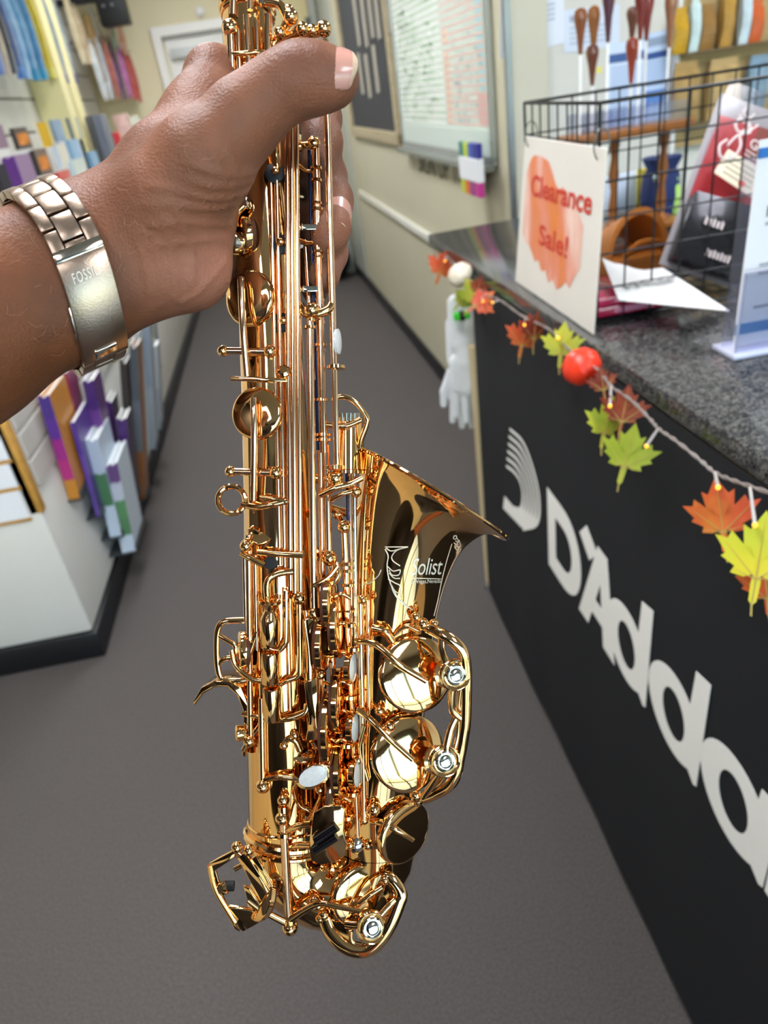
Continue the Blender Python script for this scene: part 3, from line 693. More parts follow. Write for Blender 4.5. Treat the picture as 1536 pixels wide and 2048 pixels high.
m_red=leafmat('red','a92a1c','d8892f','d0502a'); m_org=leafmat('orange','c8401f','d99038','cf5a2a'); m_grn=leafmat('green','8fa02a','c8c23a','a9b43a'); m_yel=leafmat('yellow','9cae34','d9c62f','c9cc3a'); m_drk=leafmat('darkred','6f1c14','9c4a20','84301a')
def L(px,py,r,mat,dx=0,tilt=(0,0),upx=(0,1),bend=.25):
    c=onX(px,py,GXX-dx); s=1.5*r*(c-EYE).length/FPX; 
    n=(EYE-c).normalized()*1.0+V((-.4,-.2,0))+CX*tilt[0]+CY*tilt[1]; up=(CX*upx[0]+CY*upx[1]).normalized(); c=c-up*s*.1
    leaf(ga,c,s,n,up,mat,bend)
L(884,533,36,m_org,.0,upx=(.3,1),tilt=(.5,0)); L(944,585,32,m_grn,.004,upx=(-.3,1)); L(962,605,34,m_red,.012,upx=(.9,.5),tilt=(0,.6)); L(925,600,26,m_grn,.0,upx=(.5,.5)); L(958,575,24,m_drk,.0,upx=(.3,1))
L(1047,672,44,m_org,.008,tilt=(.9,0),upx=(.1,1)); L(1068,660,38,m_drk,.0,tilt=(1.2,0),upx=(-.1,1)); L(1124,690,46,m_grn,.002,upx=(.1,1),tilt=(.4,0)); L(1205,765,34,m_drk,.002,upx=(-.2,1),tilt=(.6,0))
L(1212,845,52,m_yel,.006,upx=(.1,1),tilt=(1.1,0)); L(1248,820,52,m_drk,.0,upx=(.2,1),tilt=(.3,0)); L(1256,908,62,m_grn,.014,upx=(.35,1)); L(1442,1030,72,m_org,.008,upx=(-.12,1)); L(1520,1115,88,m_yel,.016,upx=(.2,1)); L(1532,1170,56,m_red,.006,upx=(-.1,1))
m_stem=M('lamp_stem','aaa29c',.3); m_bulb=M('fairy_bulb','ffb23c',.2,emit=1.6)
for a,b in (((893,512),(890,522)),((962,592),(966,603)),((1000,600),(985,605)),((1052,635),(1049,650)),((1112,668),(1116,676)),((1222,772),(1220,812)),((1316,858),(1293,892)),((1430,945),(1436,975)),((1500,975),(1510,1050))):
    A=onX(*a,GXX-.004); B=onX(*b,GXX-.02)
    s=MB().tube([A,B],[.0016,.0022],8).build('lamp_stem',m_stem,ga); MB().ball(B,.0028,10).build('bulb',m_bulb,s)
def pump(px,py,rp,c,lab):
    o=onX(px,py,GXX-.008); r=rp*(o-EYE).length/FPX; ax=V((-.35,-.25,.55))
    p=MB().ball(o,r,40,ax,.82,rib=lambda w:1-.07*(1-abs(math.cos(w*5)))**1.5).build('pumpkin',M('pumpkin_'+c,c,.35,var=.1,scale=40),ga,ang=80); p['label']=lab
    a=ax.normalized(); MB().tube([o-a*r*.8,o-a*r*1.25+V((.0,.004,0)),o-a*r*1.5],[r*.14,r*.09,r*.1],7).build('stalk',M('stalk','7a5546',.7),p)
pump(1163,733,38,'e23418','small glossy orange-red pumpkin'); pump(921,550,25,'ddd2bc','small white pumpkin'); 
# ---------------------------------------------------------------- white gloves hanging at the counter end
def glove(px,py,sc,dx,lab,flip=1):
    o=onY(px,py,1.935+dx); u=.001*sc
    def q(x,z,y=0): return tuple(o+V((x*u*flip,y*u,z*u)))
    fl=[]
    body=[(q(-14,120),.016*sc,q(-16,40),.018*sc),(q(14,120),.016*sc,q(16,40),.018*sc),(q(0,40),.024*sc,q(0,0),.026*sc),(q(-20,0),.018*sc,q(-22,-50),.016*sc),(q(18,0),.018*sc,q(20,-50),.016*sc),(q(0,-10),.022*sc,q(0,-55),.022*sc)]
    g=[(body,.012,.004)]
    for x,l,a in ((-26,62,-.1),(-9,78,-.03),(9,74,.03),(26,56,.12)):
        g.append(([(q(x,-50),.0095*sc,q(x+l*a,-50-l),.0075*sc)],.003,.004))
    g.append(([(q(26,10),.012*sc,q(46,-30),.010*sc),(q(46,-30),.010*sc,q(50,-62),.008*sc)],.004,.006))
    # flatten: gloves hang flat, so squash across the x direction afterwards
    v,f=sdf_mesh(g,.0026,.004); v[:,1]=o.y+(v[:,1]-o.y)*.5
    m=MB(); m.v=[V(p) for p in v]; m.f=[list(t) for t in f]
    e=m.build('cotton_glove',M('glove_white','dfe0e2',.9,var=.03,scale=60),ang=180); tag(e,lab,'glove'); return e
glove(934,722,1.4,.0,'white cotton glove hanging at the counter end behind the garland, right one'); glove(926,750,1.3,.06,'white cotton glove hanging at the counter end, lower left one',-1)
o=onY(924,632,1.895); gc=thing('glove_clip',o,'small bright green and black clip on the hanging white gloves','clip')
for q,(dx,c) in enumerate(((-.012,'3fd02c'),(.012,'3fd02c'))): MB().box((o.x+dx-.009,o.y-.004,o.z-.010),(o.x+dx+.009,o.y+.012,o.z+.010)).build('clip_jaw',M('clip_green',c,.4),gc,bevel=.002)
MB().box((o.x-.007,o.y-.007,o.z-.012),(o.x+.007,o.y+.010,o.z+.012)).build('clip_spring',M('clip_black','16181a',.4),gc,bevel=.002)
# ================================================================ ON THE COUNTER
m_wire=M('wire_black','17191b',.35,metal=.4)
bx0,bx1,by0,by1,bz0,bz1=.495,1.013,1.171,1.525,CZT+.006,1.433
bk=thing('wire_basket',(bx0,by0,CZT),'black wire grid basket on the granite counter behind the clearance sign','basket')
def wire(name,pts,r=.0017,closed=False): MB().tube(pts,r,7,closed=closed).build(name,m_wire,bk)
for z,r in ((bz1,.0028),(bz0,.0022)): wire('rim_wire',[V((bx0,by0,z)),V((bx1,by0,z)),V((bx1,by1,z)),V((bx0,by1,z))],r,True)
for k in range(1,6):
    z=bz0+(bz1-bz0)*k/6; wire('wire',[V((bx0,by0,z)),V((bx1,by0,z)),V((bx1,by1,z)),V((bx0,by1,z))],.0015,True)
for k in range(0,12):
    x=bx0+(bx1-bx0)*k/11; wire('wire',[V((x,by0,bz1)),V((x,by0,bz0)),V((x,by1,bz0)),V((x,by1,bz1))],.0026 if k in (0,11) else .0016)
for k in range(1,8):
    y=by0+(by1-by0)*k/8; wire('wire',[V((bx0,y,bz1)),V((bx0,y,bz0)),V((bx1,y,bz0)),V((bx1,y,bz1))],.0016)
# clearance sign
sx=.473; c4=[onX(1050,272,sx),onX(1213,297,sx),onX(1186,671,sx-.006),onX(1031,572,sx-.006)]
c4[3].z=max(c4[3].z,CZT+.003); c4[2].z=max(c4[2].z,CZT+.003)
sg=thing('clearance_sign',c4[2],'white card reading Clearance Sale! with an orange brush stroke on the wire basket','sign')
th=V((.0025,0,0))
MB().prism([c4[0],c4[3],c4[2],c4[1]],th).build('card',M('card_cream','e9e3da',.45,var=.015,scale=6),sg,smooth=False,bevel=.0008)
def su(u,v,o=.0006): # u right 0..1, v down 0..1
    p=(c4[0]*(1-u)+c4[1]*u)*(1-v)+(c4[3]*(1-u)+c4[2]*u)*v; return p-V((o,0,0))
def stroke_mat():
    m=M('brush_stroke','e8742c',.6); nt=m.node_tree; b=nt.nodes['Principled BSDF']
    tc=nt.nodes.new('ShaderNodeTexCoord'); n=nt.nodes.new('ShaderNodeTexNoise'); n.inputs['Scale'].default_value=9; n.inputs['Detail'].default_value=5
    mp=nt.nodes.new('ShaderNodeMapping'); mp.inputs['Scale'].default_value=(1,1.6,.45); r=nt.nodes.new('ShaderNodeValToRGB'); e=r.color_ramp.elements
    nt.links.new(tc.outputs['Object'],mp.inputs[0]); nt.links.new(mp.outputs[0],n.inputs['Vector']); nt.links.new(n.outputs['Fac'],r.inputs[0]); nt.links.new(r.outputs[0],b.inputs['Base Color'])
    e[0].position=.35; e[0].color=(*lin('e58338'),1); e[1].position=.68; e[1].color=(*lin('f3cfc0'),1); x=e.new(.5); x.color=(*lin('e58e74'),1)
    return m
msk=stroke_mat()
top=[.22,.13,.10,.10,.10,.11,.12,.17,.23,.27,.24,.29,.27,.31,.36,.42]; bot=[.60,.66,.66,.70,.75,.73,.79,.77,.84,.80,.85,.82,.77,.79,.70,.64]
k=len(top); us=[.07+.76*i/(k-1) for i in range(k)]
bm_=MB(); vs=[su(us[i],top[i]) for i in range(k)]+[su(us[i],bot[i]+.02) for i in range(k)]
bm_.add(vs,[(i,i+1,k+i+1,k+i) for i in range(k-1)]).build('brush_stroke',msk,sg,smooth=False)
m_sr=M('sign_red','cf3a26',.5)
def stext(t,u0,v0,u1,v1,h):
    o=su(u0,v0,.0012); ux=(su(u1,v1,.0012)-o); w=ux.length; ux.normalize(); uy=(su(u0,v0-.1,.0012)-o).normalized()
    for mbx in islands(text_on(MB(),t,o,ux,uy,h,width=w,bold=.022)): mbx.build('letter',m_sr,sg,smooth=False)
sh=(c4[0]-c4[3]).length
stext('Clearance',.15,.345,.90,.34,sh*.125); stext('Sale!',.31,.635,.68,.64,sh*.125)
for u in (.06,.92):
    a=su(u,.035,0); m=MB().tube([a+V((.012*math.cos(w)+.006,0,.022*math.sin(w)+.012)) for w in [2*math.pi*i/20 for i in range(20)]],.0012,6,closed=True); m.build('hanging_ring',M('ring_grey','6b6a68',.3,metal=.8),sg)
# clear blister pack with red card, leaning in the basket
yb,yt=1.36,1.56
def lean(px,py):  # point on the leaning plane through (y=yb,z=1.10) .. (y=yt,z=1.45)
    n=V((0,.36,-.20)).normalized(); p0=V((0,1.213,1.136)); r=ray(px,py); return EYE+r*((p0-EYE).dot(n)/r.dot(n))
q=[lean(1440,186),lean(1318,528),lean(1470,580),lean(1620,250)]
bp_=thing('blister_pack',q[1],'clear blister pack with a red card and black lower box leaning in the basket','package')
nrm=(q[1]-q[0]).cross(q[3]-q[0]).normalized(); 
if nrm.y>0: nrm=-nrm
def pl(pts,mat,name,o,t=.001): MB().prism([p+nrm*o for p in pts],nrm*t).build(name,mat,bp_,smooth=False)
def pm(u,v): return (q[0]*(1-u)+q[3]*u)*(1-v)+(q[1]*(1-u)+q[2]*u)*v
pl([pm(.08,.12),pm(.06,.60),pm(.98,.56),pm(.98,.10)],M('pack_red','c02a30',.35,var=.06,scale=12),'red_card',.002)
pl([pm(.5,.11),pm(.48,.36),pm(.98,.36),pm(.98,.10)],M('pack_brown','8f3a2a',.4),'card_photo',.0032,.0006)
MB().hexa([pm(.06,.60)+nrm*.002,pm(.06,.98)+nrm*.002,pm(.98,.98)+nrm*.002,pm(.98,.57)+nrm*.002]+[pm(.06,.60)+nrm*.03,pm(.06,.98)+nrm*.03,pm(.98,.98)+nrm*.03,pm(.98,.57)+nrm*.03]).build('black_box',M('pack_black','1c1b20',.25,coat=.4),bp_,bevel=.003)
pl([pm(0,0),pm(0,1),pm(1,1),pm(1,0)],M('pack_grey','a09a9a',.3),'back_sheet',0)
pl([pm(-.01,-.01),pm(-.01,1.0),pm(1.01,1.0),pm(1.01,-.01)],clear_mat('blister','f4f4f6',.035,.12),'clear_shell',.0325,.0008)
pl([pm(.22,.345),pm(.16,.49),pm(.66,.55),pm(.70,.40)],M('tag_beige','e0d3b8',.5),'price_tag',.0335,.0008)
for i in range(4): pl([pm(.25,.375+.03*i),pm(.248,.382+.03*i),pm(.60,.42+.03*i),pm(.602,.413+.03*i)],M('tag_ink','8f8672',.6),'tag_line',.0345,.0003)
c=pm(.49,.50)+nrm*.035; MB().lathe(c,nrm,[(.006,0),(.006,.0006),(.0001,.0006)],14).build('red_dot',m_sr,bp_)
m_pw=M('pack_white','dccfcc',.4)
def curl(pts,r=.0022): MB().tube([p+nrm*.034 for p in smoothpath([pm(*a) for a in pts],6)],r,6).build('emblem_line',m_pw,bp_)
curl([(.17,.30),(.12,.345),(.18,.40),(.30,.38),(.33,.31),(.27,.26),(.22,.30),(.20,.33)]); curl([(.27,.26),(.34,.225),(.36,.20),(.33,.18)]); curl([(.22,.17),(.20,.21),(.26,.24),(.32,.215),(.31,.17)]); curl([(.20,.15),(.27,.18),(.34,.15)]); curl([(.25,.10),(.23,.135),(.30,.15),(.35,.12)],.0014); curl([(.36,.22),(.42,.17)],.0016); curl([(.33,.24),(.38,.22)],.0016)
o=pm(.41,.295)+nrm*.034; ux=(pm(.72,.33)-pm(.41,.295)); w=ux.length; ux.normalize(); uy=(pm(.41,.2)-pm(.41,.3)).normalized()
for mbx in islands(text_on(MB(),'GRO',o,ux,uy,.017,width=w)): mbx.build('letter',m_pw,bp_,smooth=False)
for i in range(3): pl([pm(.40,.315+.022*i),pm(.40,.320+.022*i),pm(.78,.36+.022*i),pm(.78,.355+.022*i)],m_pw,'print_line',.0338,.0003)
for (u0,v0,u1,n) in ((.26,.72,.50,5),(.40,.88,.72,7)):
    for i in range(n): pl([pm(u0+(u1-u0)*i/n,v0+.01*(i%2)),pm(u0+(u1-u0)*i/n,v0+.045),pm(u0+(u1-u0)*(i+.6)/n,v0+.05),pm(u0+(u1-u0)*(i+.6)/n,v0+.012)],m_pw,'print_mark',.0345,.0003)
# leather pouch
o=onY(1262,520,1.387); o.z=CZT+.01; 
r=thing('leather_pouch',o,'tan leather pouch with a dark opening lying in the wire basket','pouch')
m_lea=M('leather_tan','b06a28',.5,var=.12,scale=25,bump=.2,bscale=300)
R=.064
pts_o=[];m=MB(); n=18; vs=[]
for i in range(n+1):
    a=math.pi*i/n; rr=R*(1+.22*math.sin(a)**2)
    for (dy,s) in ((-.03,1),(.10,.85),(.10,.70),(-.03,.86)): vs.append(o+V((math.cos(a)*rr*s*.95,dy,.04+math.sin(a)*rr*s*1.2-.04*(dy>0))))
fs=[]
for i in range(n):
    for k in range(4): l=(k+1)%4; fs.append((i*4+k,i*4+l,(i+1)*4+l,(i+1)*4+k))
fs+=[(0,1,2,3),(n*4+3,n*4+2,n*4+1,n*4)]
m.add(vs,fs).build('shell',m_lea,r,ang=50)
MB().box((o.x-R*.9,o.y-.03,o.z),(o.x+R*.95,o.y+.1,o.z+.045)).build('base',m_lea,r,bevel=.008)
MB().tube(smoothpath([o+V((-.03,-.035,.05)),o+V((.0,-.045,.072)),o+V((.045,-.045,.06)),o+V((.06,-.04,.03))],6),.012,8,flat=.4).build('inner_strap',m_lea,r)
# folded white paper and pink boxes
pz=CZT+.049
g_=lambda px,py,z:onZ(px,py,z)
pts=[g_(1204,529,pz+.02),g_(1237,600,pz),g_(1460,622,pz-.008),g_(1325,538,pz+.012)]
pp=thing('folded_paper',pts[1],'creased white instruction sheet lying on the pink boxes in the basket','paper')
m_pap=M('paper_white','e4e4e2',.5,var=.03,scale=25)
vs=[];fs=[];n=10
for i in range(n+1):
    for k in range(n+1):
        u=i/n;v=k/n; p=(pts[0]*(1-u)+pts[3]*u)*(1-v)+(pts[1]*(1-u)+pts[2]*u)*v
        vs.append(p+V((0,0,.004*math.sin(u*7)*(1-v)+.012*max(0,.18-u)/.18*(1-v))))
for i in range(n):
    for k in range(n): a=i*(n+1)+k; fs.append((a,a+1,a+n+2,a+n+1))
N=len(vs); MB().add(vs+[v-V((0,0,.0012)) for v in vs],fs+[tuple(N+i for i in f[::-1]) for f in fs]).build('sheet',m_pap,pp,ang=60)
for i in range(5):
    a=(pts[0]*.55+pts[2]*.45)+V((-.05+.018*i,-.01,.004)); MB().box(tuple(a),tuple(a+V((.010,.022,.0006)))).build('print_mark',M('ink_grey','9a9a98',.6),pp,smooth=False)
for k,(a,b,z0,z1,c,ds) in enumerate((((1182,655),(1328,646),CZT+.0085,CZT+.026,'b8284e','glossy crimson flat box at the bottom of the wire basket'),((1194,640),(1362,634),CZT+.0268,CZT+.044,'c8305c','glossy pink flat box on the crimson box in the basket'))):
    A=onZ(*a,z0); B=onZ(*b,z0); A.x=max(A.x,bx0+.006); A.y=max(min(A.y,B.y),by0+.008)
    r=thing('flat_box',(A.x,A.y,z0),ds,'box'); 
    MB().box((A.x,A.y,z0),(max(B.x,A.x+.142),A.y+.12,z1)).build('carton',M('gloss_'+c,c,.15,coat=.6),r,bevel=.003)
    MB().box((A.x+.03,A.y-.0006,z0+.004),(A.x+.10,A.y,z1-.004)).build('front_label',M('label_pink','d88aa8',.3),r,smooth=False)
# acrylic holder with white flyer (right edge)
ah=onY(1452,705,.942); hx=ah.x; hy=.942
hd=thing('flyer_holder',(hx,hy,CZT),'clear acrylic holder standing on the granite at the right edge','holder')
m_ac=clear_mat('acrylic','eef0f8',.12,.03)
t0=onY(1532,282,hy+.05); hz=min(t0.z+.01,1.41)
def hsl(x0,x1,z0,z1,o): # leaning slab
    f=lambda z:-(z-CZT)*.03
    return MB().hexa([(x0,hy+o+f(z0),z0),(x1,hy+o+f(z0),z0),(x1,hy+o+.0022+f(z0),z0),(x0,hy+o+.0022+f(z0),z0),(x0,hy+o+f(z1),z1),(x1,hy+o+f(z1),z1),(x1,hy+o+.0022+f(z1),z1),(x0,hy+o+.0022+f(z1),z1)])
hsl(hx,hx+.209,CZT+.003,hz-.02,.012).build('back_plate',m_ac,hd,smooth=False); hsl(hx,hx+.209,CZT+.003,CZT+.12,-.022).build('front_pocket',m_ac,hd,smooth=False)
m_ed=M('acrylic_edge','c4c6dc',.1,coat=.5)
hsl(hx-.001,hx+.002,CZT+.003,CZT+.12,-.022).build('pocket_edge',m_ed,hd,smooth=False); hsl(hx,hx+.209,CZT+.119,CZT+.1214,-.022).build('pocket_edge',m_ed,hd,smooth=False)
MB().box((hx-.006,hy-.03,CZT+.0005),(hx+.213,hy+.03,CZT+.009)).build('foot',m_ed,hd,bevel=.003)
fl=thing('flyer',(hx+.01,hy,CZT+.012),'white printed flyer with a blue stripe in the acrylic holder','flyer')
x0=hx+.008;x1=hx+.2
hsl(x0,x1,CZT+.012,hz,-.0035).build('sheet',M('flyer_white','f0f0f4',.4),fl,smooth=False)
hsl(x0,x1,CZT+.0285,CZT+.0445,-.0042).build('blue_stripe',M('flyer_blue','4d84bd',.4,col2='86b0d8',scale=6),fl,smooth=False)
hsl(x0,x1,hz-.021,hz-.009,-.0042).build('blue_header',M('flyer_header','2f74c0',.4),fl,smooth=False)
for i,(z,w) in enumerate(((hz-.053,.09),(hz-.064,.11),(hz-.102,.125),(hz-.155,.1),(hz-.166,.08),(hz-.213,.115))): hsl(x0+.022,x0+.022+w,z-.0022,z+.0022,-.0042).build('text_line',M('ink_grey2','b0b0b8',.6),fl,smooth=False)
text_on(MB(),'P',V((x0+.02,hy-.0050-.03*(hz-.093-CZT),hz-.093)),V((1,0,0)),V((0,-.03,.9995)),.0142).build('letter',M('ink_dark','3a3a44',.6),fl,smooth=False)
text_on(MB(),'F',V((x0+.02,hy-.0050-.03*(hz-.044-CZT),hz-.044)),V((1,0,0)),V((0,-.03,.9995)),.0142).build('letter',M('ink_dark','3a3a44',.6),fl,smooth=False)
# ---------------------------------------------------------------- baton stand behind the basket
YBN=1.796
st=thing('baton_stand',onY(1260,400,YBN),'wooden stand with turned legs and a tan top behind the wire basket','stand')
m_bw=M('stand_wood','8a5524',.35,var=.14,scale=30)
tl=onY(1132,288,YBN); tr=onY(1402,258,YBN); zt=(tl.z+tr.z)/2
xa,xb=tl.x,tr.x
pts=[]
for i in range(24):
    a=2*math.pi*i/24; c=math.copysign(abs(math.cos(a))**.35,math.cos(a)); s=math.copysign(abs(math.sin(a))**.6,math.sin(a)); pts.append(V(((xa+xb)/2+(xb-xa)/2*c,YBN+.05+.055*s,zt)))
MB().prism(pts,V((0,0,.018))).build('top_board',m_bw,st,bevel=.003)
for x,py in ((1228,470),(1322,470)):
    b=onY(x,py,YBN+.03); zb=CZT+.002; H=zt-zb
    MB().lathe((b.x,YBN+.04,zb),(0,0,1),[(.018,0),(.018,.015),(.009,.03),(.012,H*.25),(.007,H*.45),(.013,H*.62),(.007,H*.8),(.013,H*.93),(.013,H)],16).build('leg',m_bw,st)
MB().box((xa+.02,YBN-.01,CZT+.0005),(xb-.02,YBN+.11,CZT+.016)).build('foot_board',m_bw,st,bevel=.003)
m_shaft=M('baton_white','eeeeee',.4)
BT=[(1161,15,110,'7a4424','brown baton, leftmost in the stand'),(1188,10,115,'8a5528','light brown baton, second from the left'),(1185,88,172,'6b3824','dark brown baton standing low, left pair'),(1218,-35,86,'4a1f30','purple-black baton in the middle left'),(1266,12,85,'6a4030','umber baton right of the purple one'),(1265,74,168,'8e3420','red-brown baton standing low, middle'),(1284,-25,80,'6e1f1c','dark red baton, left of the dark red pair'),(1297,-22,82,'7a2420','dark red baton, right of the dark red pair'),(1344,-20,95,'8a5a3c','pale brown baton, rightmost in the stand')]
for k,(px,y0,y1,c,ds) in enumerate(BT):
    yy=YBN+.03+.03*((k*2)%3); t=onY(px,y0,yy); b=onY(px-.12*(y1-y0)*0,y1,yy); b.x=t.x; H=t.z-b.z
    r=thing('baton',(t.x,yy,zt+.02),ds+' behind the basket','baton','conducting batons in the stand')
    MB().lathe((t.x,yy,b.z),(0,0,1),[(.0001,0),(.004,.001),(.006,H*.2),(.0085,H*.45),(.0135,H*.72),(.0145,H*.82),(.012,H*.94),(.006,H*.99),(.0001,H)],16).build('handle',M('baton_'+c,c,.2,coat=.6,var=.08,scale=60),r)
    MB().tube([(t.x,yy,zt+.019),(t.x,yy,b.z+.004)],.0032,8).build('shaft',m_shaft,r)
cl=thing('baton_tube',((xa+xb)/2,YBN+.05,zt+.0185),'clear acrylic sleeves around the baton shafts on the stand top','acrylic sleeve')
MB().box((xa+.04,YBN+.012,zt+.0185),(xb-.03,YBN+.014,zt+.06)).build('front_sheet',m_ac,cl,smooth=False); MB().box((xa+.04,YBN+.096,zt+.0185),(xb-.03,YBN+.098,zt+.06)).build('back_sheet',m_ac,cl,smooth=False)
# things under the stand
o=onY(1360,470,1.867); r=thing('blue_pouch',(o.x,1.867,CZT),'dark blue drawstring pouch behind the stand leg','pouch')
zz=onY(1360,322,1.867).z
MB().lathe((o.x,1.985,CZT+.001),(0,0,1),[(.0001,0),(.045,0),(.05,.045),(.045,(zz-CZT)*.7),(.036,(zz-CZT)*.8),(.05,zz-CZT),(.0001,zz-CZT)],20,rib=lambda w:1+.06*math.sin(w*7)).build('bag',M('cloth_navy','1c2f63',.7,var=.2,scale=20),r,ang=60)
MB().lathe((o.x-.04,1.93,CZT+.10),(0,-1,0),[(.013,0),(.013,.006),(.006,.008),(.0001,.008)],14).build('metal_snap',m_steelgrey,r)
o=onY(1330,440,2.0); e=MB().lathe((o.x,1.955,CZT),(0,0,1),[(.0001,0),(.012,0),(.014,.01),(.014,.065),(.008,.075),(.008,.09),(.0001,.09)],14).build('glue_bottle',M('bottle_lime','b4e070',.3),None); tag(e,'small lime green bottle between the stand leg and the red pack','bottle')
for k,(a,b,c,ds) in enumerate((((1215,408),(1330,335),'cfe0f4','pale blue stacked forms under the baton stand'),((1262,395),(1300,350),'d8d2c4','beige card box under the baton stand'),((1288,370),(1330,345),'8f8e8c','grey tray under the baton stand'))):
    A=onY(*a,2.09+.04*k); B=onY(*b,2.09+.04*k); e=MB().box((A.x,2.09+.04*k,CZT+.001),(B.x,2.115+.04*k,max(B.z,CZT+.05))).build(('form_stack','card_box','desk_tray')[k],M('under_'+c,c,.5,var=.05,scale=20),bevel=.003); tag(e,ds,('papers','box','tray')[k])
e=MB().box((onY(1277,352,2.07).x,2.065,CZT+.001),(onY(1292,352,2.07).x,2.08,onY(1285,338,2.07).z)).build('yellow_note',M('note_yellow','e0cf4a',.6)); tag(e,'small yellow upright note card under the baton stand','note')
# ================================================================ WALL BEHIND THE COUNTER
YW=2.62
def wallsheet(name,pts,c,lab,cat,lines=(),y=YW-.003):
    q=[onY(*p,y) for p in pts]; e=thing(name,q[3],lab,cat)
    MB().prism(q,V((0,.0016,0))).build('sheet',M('sheet_'+c,c,.5),e,smooth=False)
    for (u0,u1,v0,v1,lc) in lines:
        f=lambda u,v:((q[0]*(1-u)+q[1]*u)*(1-v)+(q[3]*(1-u)+q[2]*u)*v)-V((0,.0006,0))
        MB().add([f(u0,v0),f(u1,v0),f(u1,v1),f(u0,v1)],[(0,1,2,3)]).build('print_band',M('ink_'+lc,lc,.6),e,smooth=False)
    return e
wallsheet('notice_sheet',[(1000,-60),(1128,-80),(1128,86),(1000,118)],'dfe6f4','large white notice sheet on the wall left of the batons','paper',[(.1+.44*(k%2),.42+.44*(k%2),.48+.06*(k//2),.50+.06*(k//2),'a9b2c4') for k in range(8)])
wallsheet('info_sheet',[(1128,20),(1240,8),(1240,92),(1128,106)],'d5dff0','pale blue information sheet behind the leftmost batons','paper',[(.1,.3,.15,.3,'a0aac0')]+[(.1,.85,.42+.12*k,.46+.12*k,'aab6cc') for k in range(4)])
wallsheet('price_list',[(1218,88),(1288,78),(1288,250),(1214,262)],'cfdff6','blue and white price list behind the middle batons, left one','paper',[(0,1,.12,.22,'3f5f98')]+[(.06,.94,.27+.042*k,.285+.042*k,'8fa6d0') for k in range(16)],YW-.006)
wallsheet('price_list',[(1288,70),(1338,58),(1338,248),(1288,254)],'c4d8f6','blue and white price list headed with large print, right one','paper',[(.1,.95,.05,.14,'8fa0bc'),(0,1,.2,.27,'2f4f90'),(0,.9,.6,.78,'5a86cc')]+[(.06,.94,.3+.04*k,.315+.04*k,'8fa6d0') for k in range(7)],YW-.006)
for px,py,c,ds in ((1350,225,'d4e07c','lime green sticky note right of the price lists'),(1345,248,'d49ad0','pink sticky note under the lime green one'),(1380,245,'b8d0ee','blue sticky note right of the pink one'),(1198,140,'e4dc6a','tiny yellow sticky note among the batons')):
    h_=5 if 'tiny' in ds else 11; a=onY(px-h_,py-h_,YW-.001); b=onY(px+h_,py+h_,YW-.001); e=MB().box((a.x,YW-.002,b.z),(b.x,YW-.0005,a.z)).build('sticky_note',M('sticky_'+c,c,.6)); tag(e,ds,'sticky note')
# rack of gold and tan packets on the right
pk=thing('packet_rack',(onY(1352,200,2.55).x,2.6,1.3),'tan pegboard rack holding gold packets at the upper right','rack')
xa=onY(1352,100,2.6).x; MB().box((xa,2.596,1.18),(xa+.75,2.618,2.2)).build('panel',M('peg_tan','b59c6c',.5,var=.06,scale=15),pk,smooth=False)
MB().box((xa-.008,2.58,1.05),(xa+.004,2.619,2.2)).build('upright',M('upright_white','e2e4e4',.3),pk,smooth=False)
ZR=(onY(1430,244,2.54).z,onY(1430,102,2.54).z)
for k,z in enumerate(ZR): MB().box((xa+.004,2.54,z),(xa+.75,2.596,z+.006)).build('shelf',M('shelf_bronze','6e5c40',.5),pk,smooth=False)
GP=[(1358,92,25,30,'c89c2c','gold square packet, first in the top row of the rack'),(1390,85,5,14,'cfe4e4','clear iridescent packet, second in the top row of the rack'),(1410,95,18,34,'9a7440','brown packet, third in the top row of the rack'),(1450,110,-20,34,'b98e44','crinkled gold foil packet, fourth in the top row of the rack'),(1492,60,-20,18,'d0e2ea','clear shiny packet, fifth in the top row of the rack'),(1512,60,8,30,'d2683a','orange packet at the top right corner of the rack'),
    (1355,225,132,54,'a98a56','tan carton, first in the lower row of the rack'),(1425,215,125,66,'b99c6a','beige carton, second in the lower row of the rack'),(1500,240,120,50,'7f9aae','blue-grey packet, third in the lower row of the rack')]
for k,(px,yb_,yt_,w,c,ds) in enumerate(GP):
    a=onY(px,yb_,2.52); b=onY(px+w,yt_,2.52); z0=min(a.z,b.z); z1=max(a.z,b.z)+.0; zs=ZR[1]+.0065 if k<6 else ZR[0]+.0065
    r=thing('display_packet',(a.x,2.52,zs),ds,'packet','packets on the right rack'); x0,x1=a.x,max(b.x,a.x+.03); z1=min(max(z1,zs+.06),zs+.2 if k<6 else ZR[1]-.03); m=MB()
    for i in range(5):
        u0,u1=i/5,(i+1)/5; f=lambda u:.004+.014*math.sin(math.pi*u); zz0,zz1=zs+(z1-zs)*u0,zs+(z1-zs)*u1
        m.hexa([(x0,2.56-f(u0),zz0),(x1,2.56-f(u0),zz0),(x1,2.56+f(u0),zz0),(x0,2.56+f(u0),zz0),(x0,2.56-f(u1),zz1),(x1,2.56-f(u1),zz1),(x1,2.56+f(u1),zz1),(x0,2.56+f(u1),zz1)])
    m.build('bag',M('pk_'+c,c,.22,var=.15,scale=25,coat=.4),r)
    MB().box((x0+.004,2.557,z1-.002),(x1-.004,2.563,z1+.02)).build('header_card',M('pkh_'+c,c,.4),r,smooth=False)
